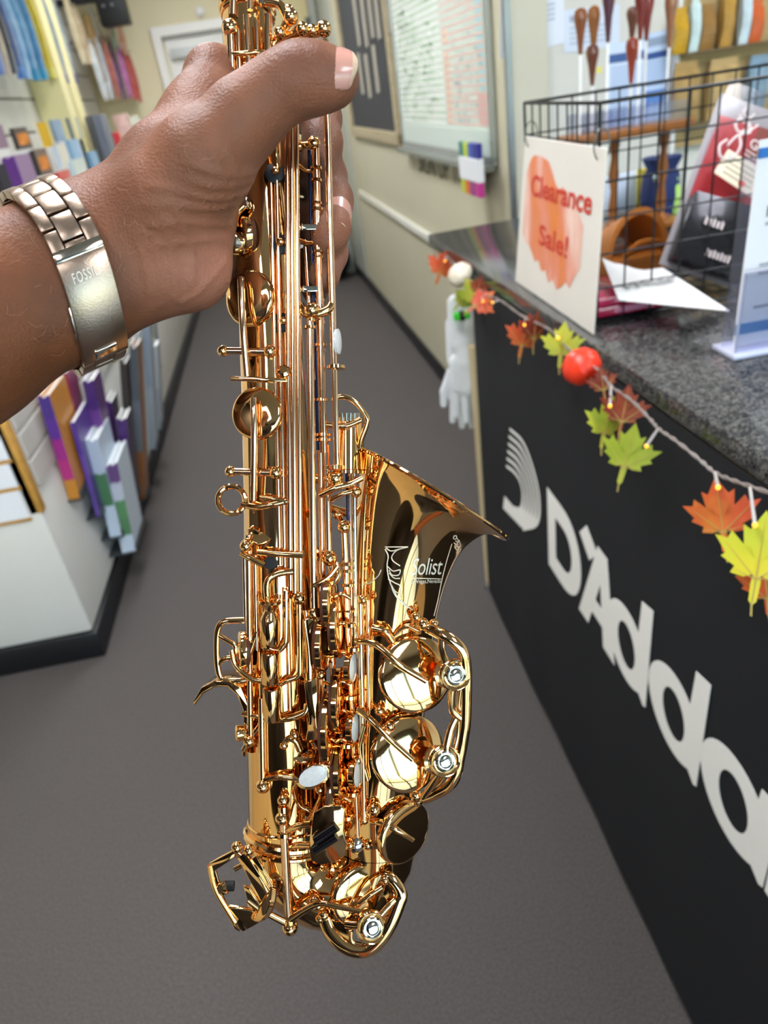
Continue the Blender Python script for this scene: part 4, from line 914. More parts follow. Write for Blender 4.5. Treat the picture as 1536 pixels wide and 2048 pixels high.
# ================================================================ SAXOPHONE
# The horn is laid out in its own drawing units: 1 unit = D0/FPX m (about 0.2 mm); x to the right, y down the body,
# o = distance towards the viewer from the plane through the tube axis, which leans a little away at the bow.
def D0(y): return .300+.00003*y
def S(x,y,o=0.): return P(x,y,D0(y)-o*D0(y)/FPX)
def U(r,y=1000): return r*D0(y)/FPX
SP=lambda pts:[S(*p) for p in pts]
m_gold=M('gold_lacquer','f3c286',.05,metal=1.); m_gold2=M('gold_lacquer_satin','f0be84',.16,metal=1.)
m_rod=M('gold_rod','f3c8a0',.1,metal=1.); m_sil=M('bright_steel','dcd8cc',.08,metal=1.)
m_cork=M('black_cork','141519',.6); m_pad=M('pad_brown','5b2d18',.5); m_pearl=M('mother_of_pearl','e9e6e2',.18,var=.05,scale=600,coat=.6); m_roll=M('roller_black','0d0e12',.15,coat=.5)
m_dk=M('blue_needle_spring','2d3c66',.25,metal=.9); m_eng=M('engraved_line','f2e8d4',.5,metal=.4)
sax=thing('saxophone',S(578,1800),'polished gold curved saxophone held up by its neck in the left hand','saxophone')
def part(mb,name,mat=None,par=None,**k): return mb.build(name,mat or m_gold,par or sax,**k)
def rings(prs,n=72,ydep=True):
    """tube skin from (left, right) silhouette points, each ring a circle on that diameter"""
    vs=[]
    for (a,b) in prs:
        A=S(*a);B=S(*b); c=(A+B)/2; u=(A-B)/2; w=CZ.copy(); w=(w-u.normalized()*w.dot(u.normalized())).normalized()*u.length
        for k in range(n):
            t=2*math.pi*k/n; vs.append(c+u*math.cos(t)+w*math.sin(t))
    fs=[]
    for i in range(len(prs)-1):
        for k in range(n): l=(k+1)%n; fs.append((i*n+k,i*n+l,(i+1)*n+l,(i+1)*n+k))
    return MB().add(vs,fs)
def interp(prs,m=6):
    out=[]
    L=smoothpath([V((a[0],a[1],0)) for a,b in prs],m); R=smoothpath([V((b[0],b[1],0)) for a,b in prs],m)
    return [((l.x,l.y),(r.x,r.y)) for l,r in zip(L,R)]
# --- body tube, bow, bell ------------------------------------------------------------
body=[((446,-110),(540,-112)),((446,80),(546,78)),((462,330),(576,330)),((476,560),(600,560)),((484,800),(612,800)),((488,1000),(624,1000)),((492,1300),(640,1300)),((498,1640),(658,1640)),((498,1690),(660,1690))]
part(rings(body),'body_tube',ang=60)
bow=[]
for i in range(13):
    a=math.pi*i/12; cx,cy=665,1688
    ri=5+2*math.sin(a); ro=167-5*math.sin(a)
    bow.append(((cx-ro*math.cos(a),cy+ro*.98*math.sin(a)),(cx-ri*math.cos(a),cy+ri*math.sin(a))))
bow=[(a,b) for a,b in bow]
part(rings(bow),'bow',ang=60)
bell_s=[((672,1690),(832,1688)),((669,1600),(832,1600)),((677,1500),(842,1506)),((687,1400),(851,1406)),((695,1300),(862,1312)),((700,1230),(872,1244)),((704,1150),(887,1180)),((707,1080),(908,1126)),((711,1010),(932,1090)),((716,955),(962,1068)),((719,925),(984,1066)),((722,900),(1008,1077))]
part(rings(interp(bell_s,6)),'bell',ang=80)
inn=[((722,900),(1008,1077)),((725,928),(984,1069)),((721,957),(960,1071)),((716,1012),(930,1093)),((712,1080),(904,1128)),((709,1150),(882,1182)),((705,1300),(857,1312))]
part(rings(interp(inn,4)),'bell_throat',m_gold2,ang=80)
A=S(722,899);B=S(1008,1077);c=(A+B)/2;u=(A-B)/2;ru=u.length;un=u.normalized();wn=(CZ-un*CZ.dot(un)).normalized()
part(MB().tube([c+un*ru*math.cos(t)+wn*ru*math.sin(t) for t in [2*math.pi*i/72 for i in range(72)]],U(4.2),8,closed=True),'rim_bead')
def ring_band(prL,prR,r,name='ring_band',mat=None,h=0):
    A=S(*prL);B=S(*prR);c=(A+B)/2;u=(A-B)/2;ru=u.length;un=u.normalized();wn=(CZ-un*CZ.dot(un)).normalized()
    return part(MB().tube([c+un*ru*math.cos(t)+wn*ru*math.sin(t) for t in [2*math.pi*i/60 for i in range(60)]],U(r),8,closed=True,flat=1.),name,mat)
ring_band((494,1660),(664,1668),8,'bow_ring'); ring_band((497,1678),(662,1686),5,'bow_ring'); ring_band((444,22),(546,22),6); ring_band((446,34),(546,34),4)
ring_band((667,1655),(836,1652),6,'bow_ring'); ring_band((498,1640),(660,1640),3,'bow_ring')
# --- generic key work ------------------------------------------------------------------
def rod(a,b,r,mat=None,name='rod',n=12,par=None): return part(MB().tube([S(*a),S(*b)],U(r,(a[1]+b[1])/2),n),name,mat or m_rod,par)
def ball(p,r,name='post_ball',mat=None,par=None): 
    m=MB().ball(S(*p),U(r,p[1]),18,CZ); return part(m,name,mat,par)
def post(base,p,r=5,rb=11,rings_=True):
    A=S(*base);B=S(*p); d=(B-A).normalized(); L=(B-A).length; y=p[1]
    m=MB().lathe(A,d,[(U(r*1.7,y),0),(U(r*1.6,y),L*.1),(U(r,y),L*.22),(U(r*.85,y),L*.6),(U(r*1.1,y),L*.8),(U(r*.9,y),L)],14)
    o=part(m,'post'); ball(p,rb,par=o); return o
def collar(p,r,h,axis=None,mat=None,name='collar'):
    ax=-CY if axis is None else axis; y=p[1]; H=U(h,y); R=U(r,y)
    return part(MB().lathe(S(*p)-ax*H/2,ax,[(R*.7,0),(R,H*.15),(R,H*.85),(R*.7,H)],16),name,mat)
def cup(c,r,nrm,th=12,dome=.12,pad=True,name='key_cup',mat=None,sx=1.):
    N=(CX*nrm[0]+CY*nrm[1]+CZ*nrm[2]).normalized(); y=c[1]; R=U(r,y); T=U(th,y); C=S(*c)
    o=part(MB().lathe(C,N,[(R*.96,-T),(R,-T*.9),(R,-T*.15),(R*.97,0),(R*.90,T*.12),(R*.6,R*dome*.75),(R*.3,R*dome*.95),(.00001,R*dome)],48),name,mat,ang=40)
    if pad: part(MB().lathe(C-N*T*1.55,N,[(.00001,0),(R*.9,0),(R*.93,T*.2),(R*.93,T*.6)],36),'pad',m_pad,o)
    return o
def bar(pts,w,t=None,name='key_arm',mat=None,up=None,par=None,n=10):
    """smooth bent arm with an oval section"""
    q=smoothpath(SP(pts),6); y=pts[0][1]
    rr=w if isinstance(w,(list,tuple)) else None
    R=[U((rr[0]+(rr[1]-rr[0])*i/(len(q)-1)) if rr else w,y) for i in range(len(q))]
    return part(MB().tube(q,R,n,flat=t or 1.,up=up if up is not None else CZ),name,mat,par,ang=70)
def plate(pts,th=6,name='key_touch',mat=None,bev=1.4,par=None,vec=None):
    q=SP(pts); y=pts[0][1]
    n=(q[1]-q[0]).cross(q[2]-q[0]).normalized(); n=n if n.dot(CZ)>0 else -n
    return part(MB().prism(q,-(n if vec is None else vec)*U(th,y)),name,mat,par,bevel=U(bev,y) if bev else 0,seg=2)
def disc(c,r,nrm,prof,name,mat=None,par=None,n=28):
    N=(CX*nrm[0]+CY*nrm[1]+CZ*nrm[2]).normalized(); y=c[1]
    return part(MB().lathe(S(*c),N,[(U(max(a,.02)*r,y),U(h*r,y)) for a,h in prof],n),name,mat,par)
# --- neck end / octave mechanism above the thumb -----------------------------------------
post((470,60,40),(461,56,48),6,17); rod((461,66,48),(466,180,46),9); rod((476,60,52),(480,175,52),5); rod((492,30,54),(500,170,54),6); rod((512,40,54),(518,170,54),4)
bar([(450,108,30),(470,108,54),(500,106,58),(532,104,48)],5,name='guard_arm'); bar([(440,176,30),(470,170,52),(500,160,58)],4,name='guard_arm')
post((548,90,30),(582,34,62),9,15); post((560,82,34),(605,58,66),9,13); post((590,84,40),(648,58,60),9,15); ball((560,66,58),12); ball((625,62,58),12); ball((578,20,50),10); rod((536,30,50),(536,120,52),8); rod((520,-60,52),(524,10,52),8,m_sil)
bar([(530,4,50),(560,10,58),(575,40,62)],8,name='key_arm'); rod((470,-100,46),(466,30,46),7); rod((500,-100,52),(500,20,52),6)
# --- long parallel rods down the front ------------------------------------------------------
rod((573,215,66),(581,1180,84),5.2); rod((582,215,70),(590,1186,88),5.0); rod((592,215,66),(601,1195,86),5.6); ball((599,1196,88),13)
rod((620,640,74),(628,1215,86),7.2); ball((628,1226,86),13); collar((620,655,74),11,7); collar((622,640,74),8,8)
rod((650,80,62),(674,935,66),6.6); collar((673,735,70),18,8); collar((672,935,66),14,10); ball((671,957,66),15); post((640,957,30),(655,957,55),7,9)
rod((631,290,52),(648,905,58),7.4); ball((628,286,54),13); bar([(596,290,46),(612,290,52),(626,288,54)],6.5,name='post_arm'); post((590,300,30),(598,292,46),6,11)
for y,r in ((338,12),(362,11),(408,10),(420,12),(470,11),(505,12),(515,10),(545,9),(600,9),(645,9),(690,11),(700,9),(800,12),(870,15),(880,15)): collar((631+17*(y-290)/615,y,53),r,7)
rod((618,300,34),(636,900,40),3.2,m_dk,'needle_spring'); rod((610,480,34),(628,760,40),4,m_rod)
for y,x0 in ((453,594),(577,596)): 
    plate([(x0,y-6,62),(x0+44,y-5,62),(x0+45,y+6,62),(x0,y+7,62)],6,'key_lever',m_sil)
bar([(598,330,46),(615,342,50),(640,341,54)],3.6); bar([(600,480,40),(618,486,46),(640,482,54)],4)
bar([(600,612,66),(612,626,74),(632,628,76),(655,620,72),(662,610,66)],[9,9],name='key_bridge'); ball((624,620,80),15)
rod((541,345,58),(560,1130,72),4.5); rod((552,300,60),(570,1140,76),4.2)
bar([(553,250,62),(550,290,64),(552,322,60),(556,342,58)],8,name='key_arm'); 
for x,y in ((549,345),(559,488),(565,645)):
    part(MB().lathe(S(x,y,62),CZ,[(U(17),-U(8)),(U(18),0),(U(12),U(3)),(.00001,U(3.5))],22),'cork_bumper',m_cork); ball((x+2,y-4,70),8,'bumper_screw')
# --- left side palm keys --------------------------------------------------------------
def N3(x,y,z): return (x,y,z)
cup((482,470,52),36,(-.75,-.1,.35),14); disc((470,486,58),22,(-.8,-.1,.6),[(1,-.5),(1.05,-.4),(1.05,.4),(.9,.55),(.0,.6)],'key_barrel',m_sil); bar([(470,452,60),(472,430,64),(486,412,66),(494,404,60)],7); disc((488,408,62),11,(1,.1,.4),[(1,-1),(1,1),(.7,1.2),(0,1.25)],'key_barrel',m_sil)
cup((496,596,62),53,(-.42,-.12,.9),14,.16); bar([(482,556,78),(483,580,84),(486,650,86),(494,752,74)],[7,7],name='key_arm',mat=m_rod)
rod((449,702,66),(540,703,72),7,m_rod,'hinge_tube'); ball((446,702,66),11); ball((540,703,72),13); post((548,705,40),(541,703,68),6,9)
plate([(460,752,76),(572,757,84),(575,764,84),(460,762,76)],9,'key_touch'); disc((568,742,84),12,(0,.3,1),[(1,-1),(1,.2),(.6,.5),(0,.5)],'key_barrel')
cup((512,826,72),50,(-.22,.0,.97),15,.14); bar([(507,796,88),(508,830,94),(509,900,92),(507,1000,80)],[6.5,7],name='key_arm',mat=m_rod)
rod((463,943,66),(552,946,78),7,m_rod,'hinge_tube'); ball((461,943,66),11); ball((552,946,78),13); post((535,932,50),(546,944,74),8,9)
part(MB().tube([S(463,1000,60)+(CX*math.cos(t)+CY*math.sin(t))*U(26) for t in [2*math.pi*i/40 for i in range(40)]],U(5.5),10,closed=True),'strap_ring')
bar([(486,1008,60),(510,1014,78),(540,1010,84),(574,1002,82)],6.5,name='key_arm'); bar([(520,994,80),(548,998,84),(572,1004,84)],5)
post((510,1070,56),(492,1092,80),11,12); cup((521,1066,64),24,(.1,.5,.8),6,.1)
bar([(482,1106,78),(500,1116,82),(528,1130,82)],6.5,name='key_arm'); bar([(516,1104,84),(560,1108,90),(606,1110,92)],6.5,name='key_arm'); disc((540,1126,78),12,(0,0,1),[(1,-.6),(1,0),(0,.1)],'cork_bumper',m_cork)
bar([(592,1142,84),(560,1146,88),(540,1156,90),(534,1172,90),(536,1206,88)],7,name='key_arm')
def roller(x,y0,y1,r,name='key_roller',flare=False):
    A=S(x,y0,98);B=S(x,y1,98);d=(B-A).normalized();L=(B-A).length;R=U(r)
    pr=[(R*.6,0),(R*.95,L*.03),(R,L*.08),(R,L*.93),(R*.9,L*.98),(R*.5,L)]
    if flare: pr=[(R*.8,0),(R*1.12,L*.02),(R*1.15,L*.06),(R*.75,L*.16),(R*.62,L*.22),(R*.95,L*.38),(R,L*.5),(R,L*.92),(R*.8,L)]
    part(MB().lathe(A,d,pr,22),name,m_gold)
roller(540,1200,1292,19,flare=True); roller(541,1302,1368,18); roller(544,1373,1442,18)
bar([(540,1296,84),(556,1300,86),(568,1288,86),(572,1270,86),(572,1180,82)],7,name='key_arm'); bar([(548,1376,84),(572,1362,86),(596,1352,86),(600,1330,86),(599,1200,84)],5.5,name='key_arm'); bar([(548,1438,84),(580,1436,88),(610,1424,88),(616,1408,86)],7,name='key_arm')
plate([(608,1365,92),(632,1356,92),(636,1420,96),(644,1445,96),(634,1480,92),(611,1481,90),(618,1440,94),(612,1400,94)],8,'key_touch'); bar([(610,1240,70),(618,1300,74),(620,1360,80)],8,name='key_arm'); bar([(625,1480,86),(634,1492,80),(648,1496,70)],7)
plate([(604,1240,76),(630,1232,76),(620,1300,76),(616,1345,78),(606,1348,78)],6,'key_touch')
rod((497,1070,66),(501,1478,70),6.2); rod((489,1080,52),(492,1240,54),5); rod((510,1110,70),(514,1300,72),4.4); ball((499,1482,72),12); rod((523,1395,76),(525,1562,80),7); ball((526,1572,82),14); post((535,1560,60),(527,1566,78),8,9)
bar([(530,1560,84),(556,1554,90),(584,1556,94),(602,1560,96)],[6,5],name='key_arm')
# oval pearl touch
def oval(c,rx,ry,rot,o,th,mat,name,par=None,dome=2.5):
    cr,sr=math.cos(rot),math.sin(rot); n=32
    rim=[S(c[0]+rx*math.cos(t)*cr-ry*math.sin(t)*sr,c[1]+rx*math.cos(t)*sr+ry*math.sin(t)*cr,o) for t in [2*math.pi*i/n for i in range(n)]]
    d=-CZ*U(th,c[1]); m=MB(); ce=S(c[0],c[1],o+dome); mid=[(p*.5+ce*.5)+CZ*U(dome*.35) for p in rim]
    m.add([ce]+mid+rim+[p+d for p in rim],[(0,1+i,1+(i+1)%n) for i in range(n)]+[(1+i,1+n+i,1+n+(i+1)%n,1+(i+1)%n) for i in range(n)]+[(1+n+i,1+2*n+i,1+2*n+(i+1)%n,1+n+(i+1)%n) for i in range(n)]+[tuple(range(1+2*n,1+3*n))])
    return part(m,name,mat,par,ang=50)
ov=oval((626,1554),35,23,-.42,98,8,m_gold,'key_touch'); oval((626,1553),30,18.5,-.42,102,5,m_pearl,'pearl',ov)
# thumb hook, octave guard on the left edge
plate([(388,1412,60),(405,1388,64),(430,1374,66),(455,1374,66),(474,1390,66),(486,1420,64),(488,1470,62),(484,1512,60),(492,1514,60),(498,1470,62),(497,1412,64),(482,1376,66),(458,1362,66),(428,1362,66),(402,1376,64),(386,1402,60)],12,'thumb_hook',vec=CZ*8)
disc((479,1466,66),14,(-1,0,.35),[(1,-.8),(1.1,-.6),(1.1,.4),(.8,.6),(0,.6)],'thumb_hook_screw'); bar([(488,1500,62),(505,1470,66),(520,1450,66)],6); bar([(486,1428,62),(510,1432,74),(540,1436,80)],5)
bar([(488,1240,58),(450,1243,60),(436,1258,60),(433,1300,60),(437,1345,60),(448,1360,60),(475,1362,60),(492,1360,58)],[6,6],.5,name='key_guard'); bar([(436,1270,60),(456,1282,62),(470,1292,62),(468,1312,62),(448,1318,62),(436,1330,60)],[5,5],.5,name='key_guard'); bar([(492,1330,70),(505,1290,70),(515,1262,70)],6)
cup((478,1300,58),36,(-.97,.0,.3),12,.1); bar([(464,1300,66),(472,1330,74),(500,1356,80),(532,1362,82)],[6,6],name='key_arm')
# --- main stack seen edge-on: cups, pearls and the rods between body and bell --------------
for (x,y,r,o) in ((668,1205,54,76),(684,1250,62,68),(652,1290,50,92),(686,1400,62,74),(668,1455,70,84),(690,1540,62,66),(680,1610,62,66)):
    cup((x,y,o),r,(.985,.02,.14),11,.05)
for (x,y,r) in ((702,1335,30),(706,1455,30),(711,1545,30)):
    b=disc((x,y,92),r,(.97,0,.24),[(.9,-.25),(1,-.2),(1,.1),(.9,.16),(0,.16)],'pearl_holder'); disc((x+3,y,93),r*.85,(.97,0,.24),[(1,0),(1,.12),(.6,.2),(0,.22)],'pearl',m_pearl,b)
disc((675,683,62),24,(.97,0,.2),[(1,-.1),(1,.1),(.6,.2),(0,.22)],'pearl',m_pearl)
rod((651,890,50),(657,1108,62),8,m_rod); collar((652,985,56),14,8); collar((656,1105,62),13,8); ball((659,1117,66),15); post((640,1105,40),(650,1115,58),8,9)
post((676,1030,40),(688,1054,64),6,13); rod((688,1062,64),(700,1335,66),6.4); collar((692,1128,64),12,8); collar((693,1142,64),11,7); collar((696,1170,64),13,7); collar((698,1222,64),10,5)
rod((707,850,50),(712,1325,60),4.6,m_sil); rod((700,870,40),(704,1300,46),4,m_rod); rod((692,880,36),(696,1040,40),3,m_dk,'needle_spring'); ball((711,1328,60),11)
bar([(655,1180,84),(668,1164,88),(676,1150,88),(674,1124,84)],[6,6],name='key_arm'); bar([(628,1172,90),(640,1166,92),(660,1152,92),(676,1132,90)],[6,5],name='key_arm'); bar([(640,990,70),(672,975,74),(700,968,72),(724,956,66)],[7,6],name='key_arm'); bar([(662,1000,70),(690,986,74),(716,982,70)],5); ball((712,984,70),11)
for x0,y0,x1,y1,o,r in ((640,900,648,1240,50,6),(662,1130,672,1660,60,6),(645,1240,655,1640,66,5),(720,1190,728,1640,86,6),(735,1200,738,1420,80,4.5),(640,1120,644,1600,48,7),(700,1330,716,1690,76,5),(612,1220,622,1360,60,6),(556,1120,562,1480,66,6),(575,1240,580,1420,72,5)):
    rod((x0,y0,o),(x1,y1,o+4),r)
for x,y,o in ((638,1240,86),(642,1350,86),(650,1460,86),(700,1300,84),(726,1200,90),(722,1420,90),(716,1520,88),(728,1640,88),(735,1690,86),(660,1640,84),(700,1690,90),(568,1490,76),(590,1470,80),(640,1580,90),(655,1182,86),(672,1235,84)): ball((x,y,o),9)
for k in range(9): collar((700+6*math.sin(k*2.1),1250+48*k,84+3*math.cos(k)),11+2*(k%2),9)
for k in range(8): bar([(648,1190+58*k,70),(664,1196+58*k,80),(684,1188+58*k,84),(700,1196+58*k,80)],4.2,name='key_arm')
bar([(600,1500,74),(590,1480,78),(575,1478,76),(566,1500,72),(574,1530,70)],7,name='key_arm'); cup((606,1500,60),26,(.2,.7,.7),7,.1); bar([(596,1560,84),(588,1580,80),(600,1610,76),(622,1622,74)],5); bar([(636,1570,90),(642,1590,86),(630,1620,80),(618,1640,78)],5)
# side key guard with its tone-hole chimney at the upper right of the stack
bar([(672,796,60),(690,794,62),(712,806,62),(733,834,60),(733,850,58),(722,880,54),(720,895,50)],[5,5.5],1.2,name='key_guard'); bar([(650,850,56),(690,852,64),(722,840,62)],[6,6],name='key_guard')
part(MB().lathe(S(697,890,30),-CY,[(U(30),-U(50)),(U(30),U(48)),(U(32),U(50)),(U(32),U(56)),(U(27),U(57)),(.00001,U(57))],28),'tone_hole_chimney',m_gold)
for k in range(6): rod((676+8*k,826,58-abs(k-2.5)*5),(676+8*k,842,58-abs(k-2.5)*5),4,m_sil,'guard_stud')
# --- bell key cups with levers -------------------------------------------------------------
cup((834,1350,104),71,(.30,.05,.95),16,.07); cup((818,1508,108),71,(.34,.08,.93),16,.07); cup((812,1668,84),60,(.62,-.12,.76),15,.08)
for (x,y,o,r) in ((822,1345,66,64),(806,1503,66,64),(800,1660,50,52)):
    disc((x,y,o),r,(.33,.05,.94),[(1.,-.9),(.96,.0),(1.02,.06),(1.02,.2),(.9,.22)],'tone_hole')
bar([(712,1282,96),(738,1284,110),(762,1296,120),(800,1330,128),(853,1362,124)],[7,6],.8,name='key_arm'); bar([(716,1420,98),(742,1440,112),(775,1474,122),(826,1520,126)],[7,5],.8,name='key_arm'); bar([(742,1640,90),(775,1650,108),(800,1664,112),(826,1680,100)],[7,5],.8,name='key_arm')
bar([(745,1255,92),(770,1262,98),(786,1284,96)],[8,6],name='key_arm'); bar([(735,1560,88),(720,1500,92),(730,1450,96)],5); post((770,1480,78),(780,1452,112),8,11); post((835,1600,80),(832,1590,108),7,12); ball((846,1248,108),12); ball((858,1256,110),11); ball((868,1248,106),10); ball((832,1234,100),10); bar([(838,1262,104),(810,1254,96),(780,1280,92)],[4,4]); post((755,1415,70),(760,1422,98),7,10); post((745,1610,78),(748,1618,96),9,14)
# open-work guard
G=lambda pts,w,nm='key_guard':bar(pts,w,.55,name=nm)
G([(862,1258,120),(882,1268,136),(906,1282,142),(926,1306,142),(932,1340,140),(932,1400,138),(930,1450,136),(924,1490,134),(918,1520,134),(912,1550,134),(896,1574,130),(870,1588,122),(845,1598,116)],[11,11])
G([(884,1274,138),(884,1300,142),(892,1326,146),(904,1334,148)],[7,7]); G([(890,1280,140),(910,1294,142),(922,1316,142),(924,1330,142)],[4,4]); G([(906,1372,146),(904,1400,142),(908,1424,138),(928,1440,136)],[8,8]); G([(922,1374,142),(918,1412,138),(924,1420,138)],[4,4])
G([(912,1436,136),(902,1458,138),(894,1490,142),(892,1502,144)],[7,7]); G([(918,1442,136),(916,1470,136),(910,1496,138)],[4,4]); G([(880,1545,146),(866,1568,138),(850,1590,124),(846,1600,116)],[7,7]); G([(894,1546,142),(876,1572,136),(862,1582,128)],[4,4]); G([(842,1598,112),(826,1585,108),(830,1560,106),(850,1530,104)],[7,6])
for x,y in ((911,1350),(890,1523)):
    d=disc((x,y,148),29,(.25,.03,.97),[(.98,-.35),(1.02,-.25),(1.02,.0),(.95,.08),(.80,.04),(.76,.0),(.70,.03)],'guard_boss',m_gold); disc((x+1,y,149),19,(.25,.03,.97),[(1,-.2),(1,.12),(.9,.22),(.78,.2),(.72,.08),(.66,.08),(.6,.25),(.4,.34),(0,.3)],'bumper_screw',m_sil,d)
    disc((x-16,y-2,128),26,(.5,.03,.87),[(.6,-.6),(1,-.3),(1,-.1),(.7,.1),(.66,.4)],'bumper_socket',m_gold2)
# --- low keys at the bottom left -------------------------------------------------------------
pk_=plate([(627,1626,138),(650,1612,138),(682,1611,140),(690,1622,140),(688,1660,142),(693,1690,140),(690,1712,136),(670,1726,134),(640,1730,134),(622,1722,134),(618,1700,136),(621,1660,138)],7,'key_touch',bev=2)
for (a,b) in (((631,1681),(674,1652)),((630,1700),(674,1672))):
    part(MB().tube([S(a[0],a[1],143),S(b[0],b[1],145)],U(9.5),14),'touch_roller',m_roll,pk_)
rod((567,1638,98),(578,1850,98),8.2); rod((566,1612,96),(569,1645,98),10); ball((565,1636,100),14); ball((580,1855,98),15); collar((568,1668,98),13,10); collar((580,1840,98),13,8); ball((567,1600,94),12)
bar([(575,1662,104),(598,1652,124),(622,1648,132)],[6,6]); bar([(578,1694,92),(600,1690,112),(622,1690,128)],[6,6])
bar([(580,1840,104),(612,1818,112),(640,1806,118),(672,1812,124),(720,1822,128)],[7,5],.8); bar([(572,1846,104),(545,1832,104),(520,1818,104),(496,1800,104)],[7,6],.8)
plate([(417,1728,96),(470,1700,100),(476,1712,100),(424,1745,96)],8,'key_guard'); plate([(420,1742,96),(430,1738,96),(446,1796,98),(470,1850,98),(480,1864,96),(468,1858,96),(440,1805,96)],8,'key_guard'); plate([(456,1816,98),(500,1822,102),(530,1830,100),(530,1840,98),(486,1864,96),(478,1858,96)],7,'key_guard'); bar([(420,1730,94),(432,1780,96),(470,1845,98)],[6,6],.6,name='key_guard'); bar([(470,1700,98),(492,1722,100),(470,1738,98)],[5,5],name='key_guard')
part(MB().lathe(S(458,1772,102),CX,[(U(9),-U(10)),(U(10),-U(8)),(U(10),U(10)),(.00001,U(10))],16),'guard_bumper',m_cork); disc((446,1776,104),12,(-.5,.2,.8),[(1,-.5),(1,.3),(.6,.6),(0,.6)],'bumper_screw')
plate([(474,1716,104),(490,1706,106),(540,1780,108),(546,1812,108),(536,1820,106),(520,1800,106)],8,'key_lever'); plate([(500,1720,102),(512,1712,104),(556,1790,104),(548,1800,104)],6,'key_lever'); ball((474,1694,104),11); ball((498,1700,104),11); cup((518,1790,86),44,(-.75,.35,.5),10,.1); plate([(486,1772,108),(500,1778,110),(524,1816,108),(516,1824,106),(496,1806,108)],6,'key_lever')
# --- low key cup and guard at the bottom right -----------------------------------------------
cup((724,1792,92),58,(.42,.02,.9),18,.07); disc((712,1790,60),52,(.42,.02,.9),[(1,-.8),(.96,0),(1.02,.1),(.9,.2)],'tone_hole'); disc((718,1812,100),20,(.5,.2,.85),[(.6,-.4),(1,-.2),(1,.1),(.8,.3),(.7,.6)],'bumper_socket',m_gold2); bar([(705,1818,114),(740,1790,112),(764,1774,106)],[5,5])
disc((733,1838,116),13,(.3,.2,.9),[(1,-1),(1,.3),(0,.4)],'guard_bumper',m_cork)
G([(650,1836,96),(662,1866,108),(684,1890,118),(712,1902,122),(740,1898,122),(764,1876,120),(782,1846,116),(798,1806,108),(802,1788,104),(784,1760,98),(768,1754,94)],[14,12])
G([(690,1848,116),(716,1850,122),(732,1846,124)],[8,8]); G([(702,1862,120),(704,1884,121),(722,1890,122)],[5,5]); G([(762,1830,122),(778,1812,116),(790,1800,110)],[6,6]); G([(752,1880,122),(768,1852,118),(790,1808,110)],[5,5]); plate([(772,1752,98),(804,1788,106),(798,1806,108),(778,1812,108),(766,1790,104)],6,'key_guard'); plate([(652,1836,98),(690,1850,116),(704,1896,120),(676,1882,114),(660,1862,106)],6,'key_guard')
d=disc((744,1856,126),29,(.2,.12,.97),[(.98,-.35),(1.02,-.25),(1.02,0),(.95,.08),(.80,.04),(.76,0),(.7,.03)],'guard_boss'); disc((745,1856,127),19,(.2,.12,.97),[(1,-.2),(1,.12),(.9,.22),(.78,.2),(.72,.08),(.66,.08),(.6,.25),(.4,.34),(0,.3)],'bumper_screw',m_sil,d)
for p,r in (((648,1828,96),12),((640,1836,98),9),((628,1800,100),10),((636,1810,104),10),((770,1760,98),9)): ball(p,r)
part(MB().lathe(S(712,1690,84),CZ,[(U(14),-U(30)),(U(12),0),(U(16),U(3)),(U(10),U(8)),(.00001,U(9))],20),'bow_nut',m_sil)
# --- bell brace ---------------------------------------------------------------------------------
part(MB().tube([S(640,1010,-20),S(705,1030,-20)],U(9),12),'bell_brace'); 
# --- engraving, cut into the bell surface ------------------------------------------------------------
bell_o=[o for o in sax.children if o.name.startswith('bell') and not o.name.startswith('bell_')][0]
_og=V(sax['_og']); bt=BVHTree.FromPolygons([v.co+_og for v in bell_o.data.vertices],[tuple(p.vertices) for p in bell_o.data.polygons])
def onbell(x,y,lift=.00012):
    d=ray(x,y).normalized(); h=bt.ray_cast(EYE,d); return (h[0]-d*lift) if h[0] else None
def engrave_text(t,x,y,h,w,ang,shear,sp=1.):
    vs,fs=text_mesh(t,shear=shear,spacing=sp); W=max(a for a,b in vs); c,s=math.cos(ang),math.sin(ang); P_=[]
    for a,b in vs:
        u=a/W*w; v=-b/.7*h; P_.append(onbell(x+u*c-v*s,y+u*s+v*c))
    fs=[f for f in fs if all(P_[i] is not None for i in f)]
    m=MB(); m.add([p if p is not None else EYE for p in P_],fs); used=sorted({i for f in fs for i in f}); mp={i:k for k,i in enumerate(used)}; m.v=[m.v[i] for i in used]; m.f=[[mp[i] for i in f] for f in fs]
    for q in islands(m): q.build('engraved_letter',m_eng,bell_o,smooth=False)
engrave_text('Solist',820,1150,34,66,-.02,.35,.95); engrave_text('Las Vegas,Nevada',818,1167,8,64,-.02,0.)
def eng(pts,r=1.1,n=8):
    q=[onbell(p.x,p.y) for p in smoothpath([V((a,b,0)) for a,b in pts],n)]; q=[p for p in q if p is not None]
    if len(q)>2: part(MB().tube(q,U(r),5),'engraved_line',m_eng,bell_o)
eng([(818,1156),(850,1157),(882,1158)],.9)
for pts in ([(770,1094),(790,1094),(816,1094)],[(816,1094),(795,1100),(784,1112),(786,1122),(800,1132)],[(770,1098),(776,1112),(774,1130),(776,1150),(782,1170),(790,1190),(806,1208),(826,1220)],[(774,1132),(786,1142),(800,1140),(797,1150),(784,1150),(778,1140)],[(778,1146),(788,1156),(800,1157)],[(776,1158),(790,1166),(800,1172),(800,1186),(790,1182),(780,1166)],[(800,1188),(806,1204),(822,1218)],[(784,1172),(796,1196),(812,1212)],[(762,1140),(756,1152),(740,1166),(728,1168)],[(772,1096),(782,1102),(800,1098)]): eng(pts)
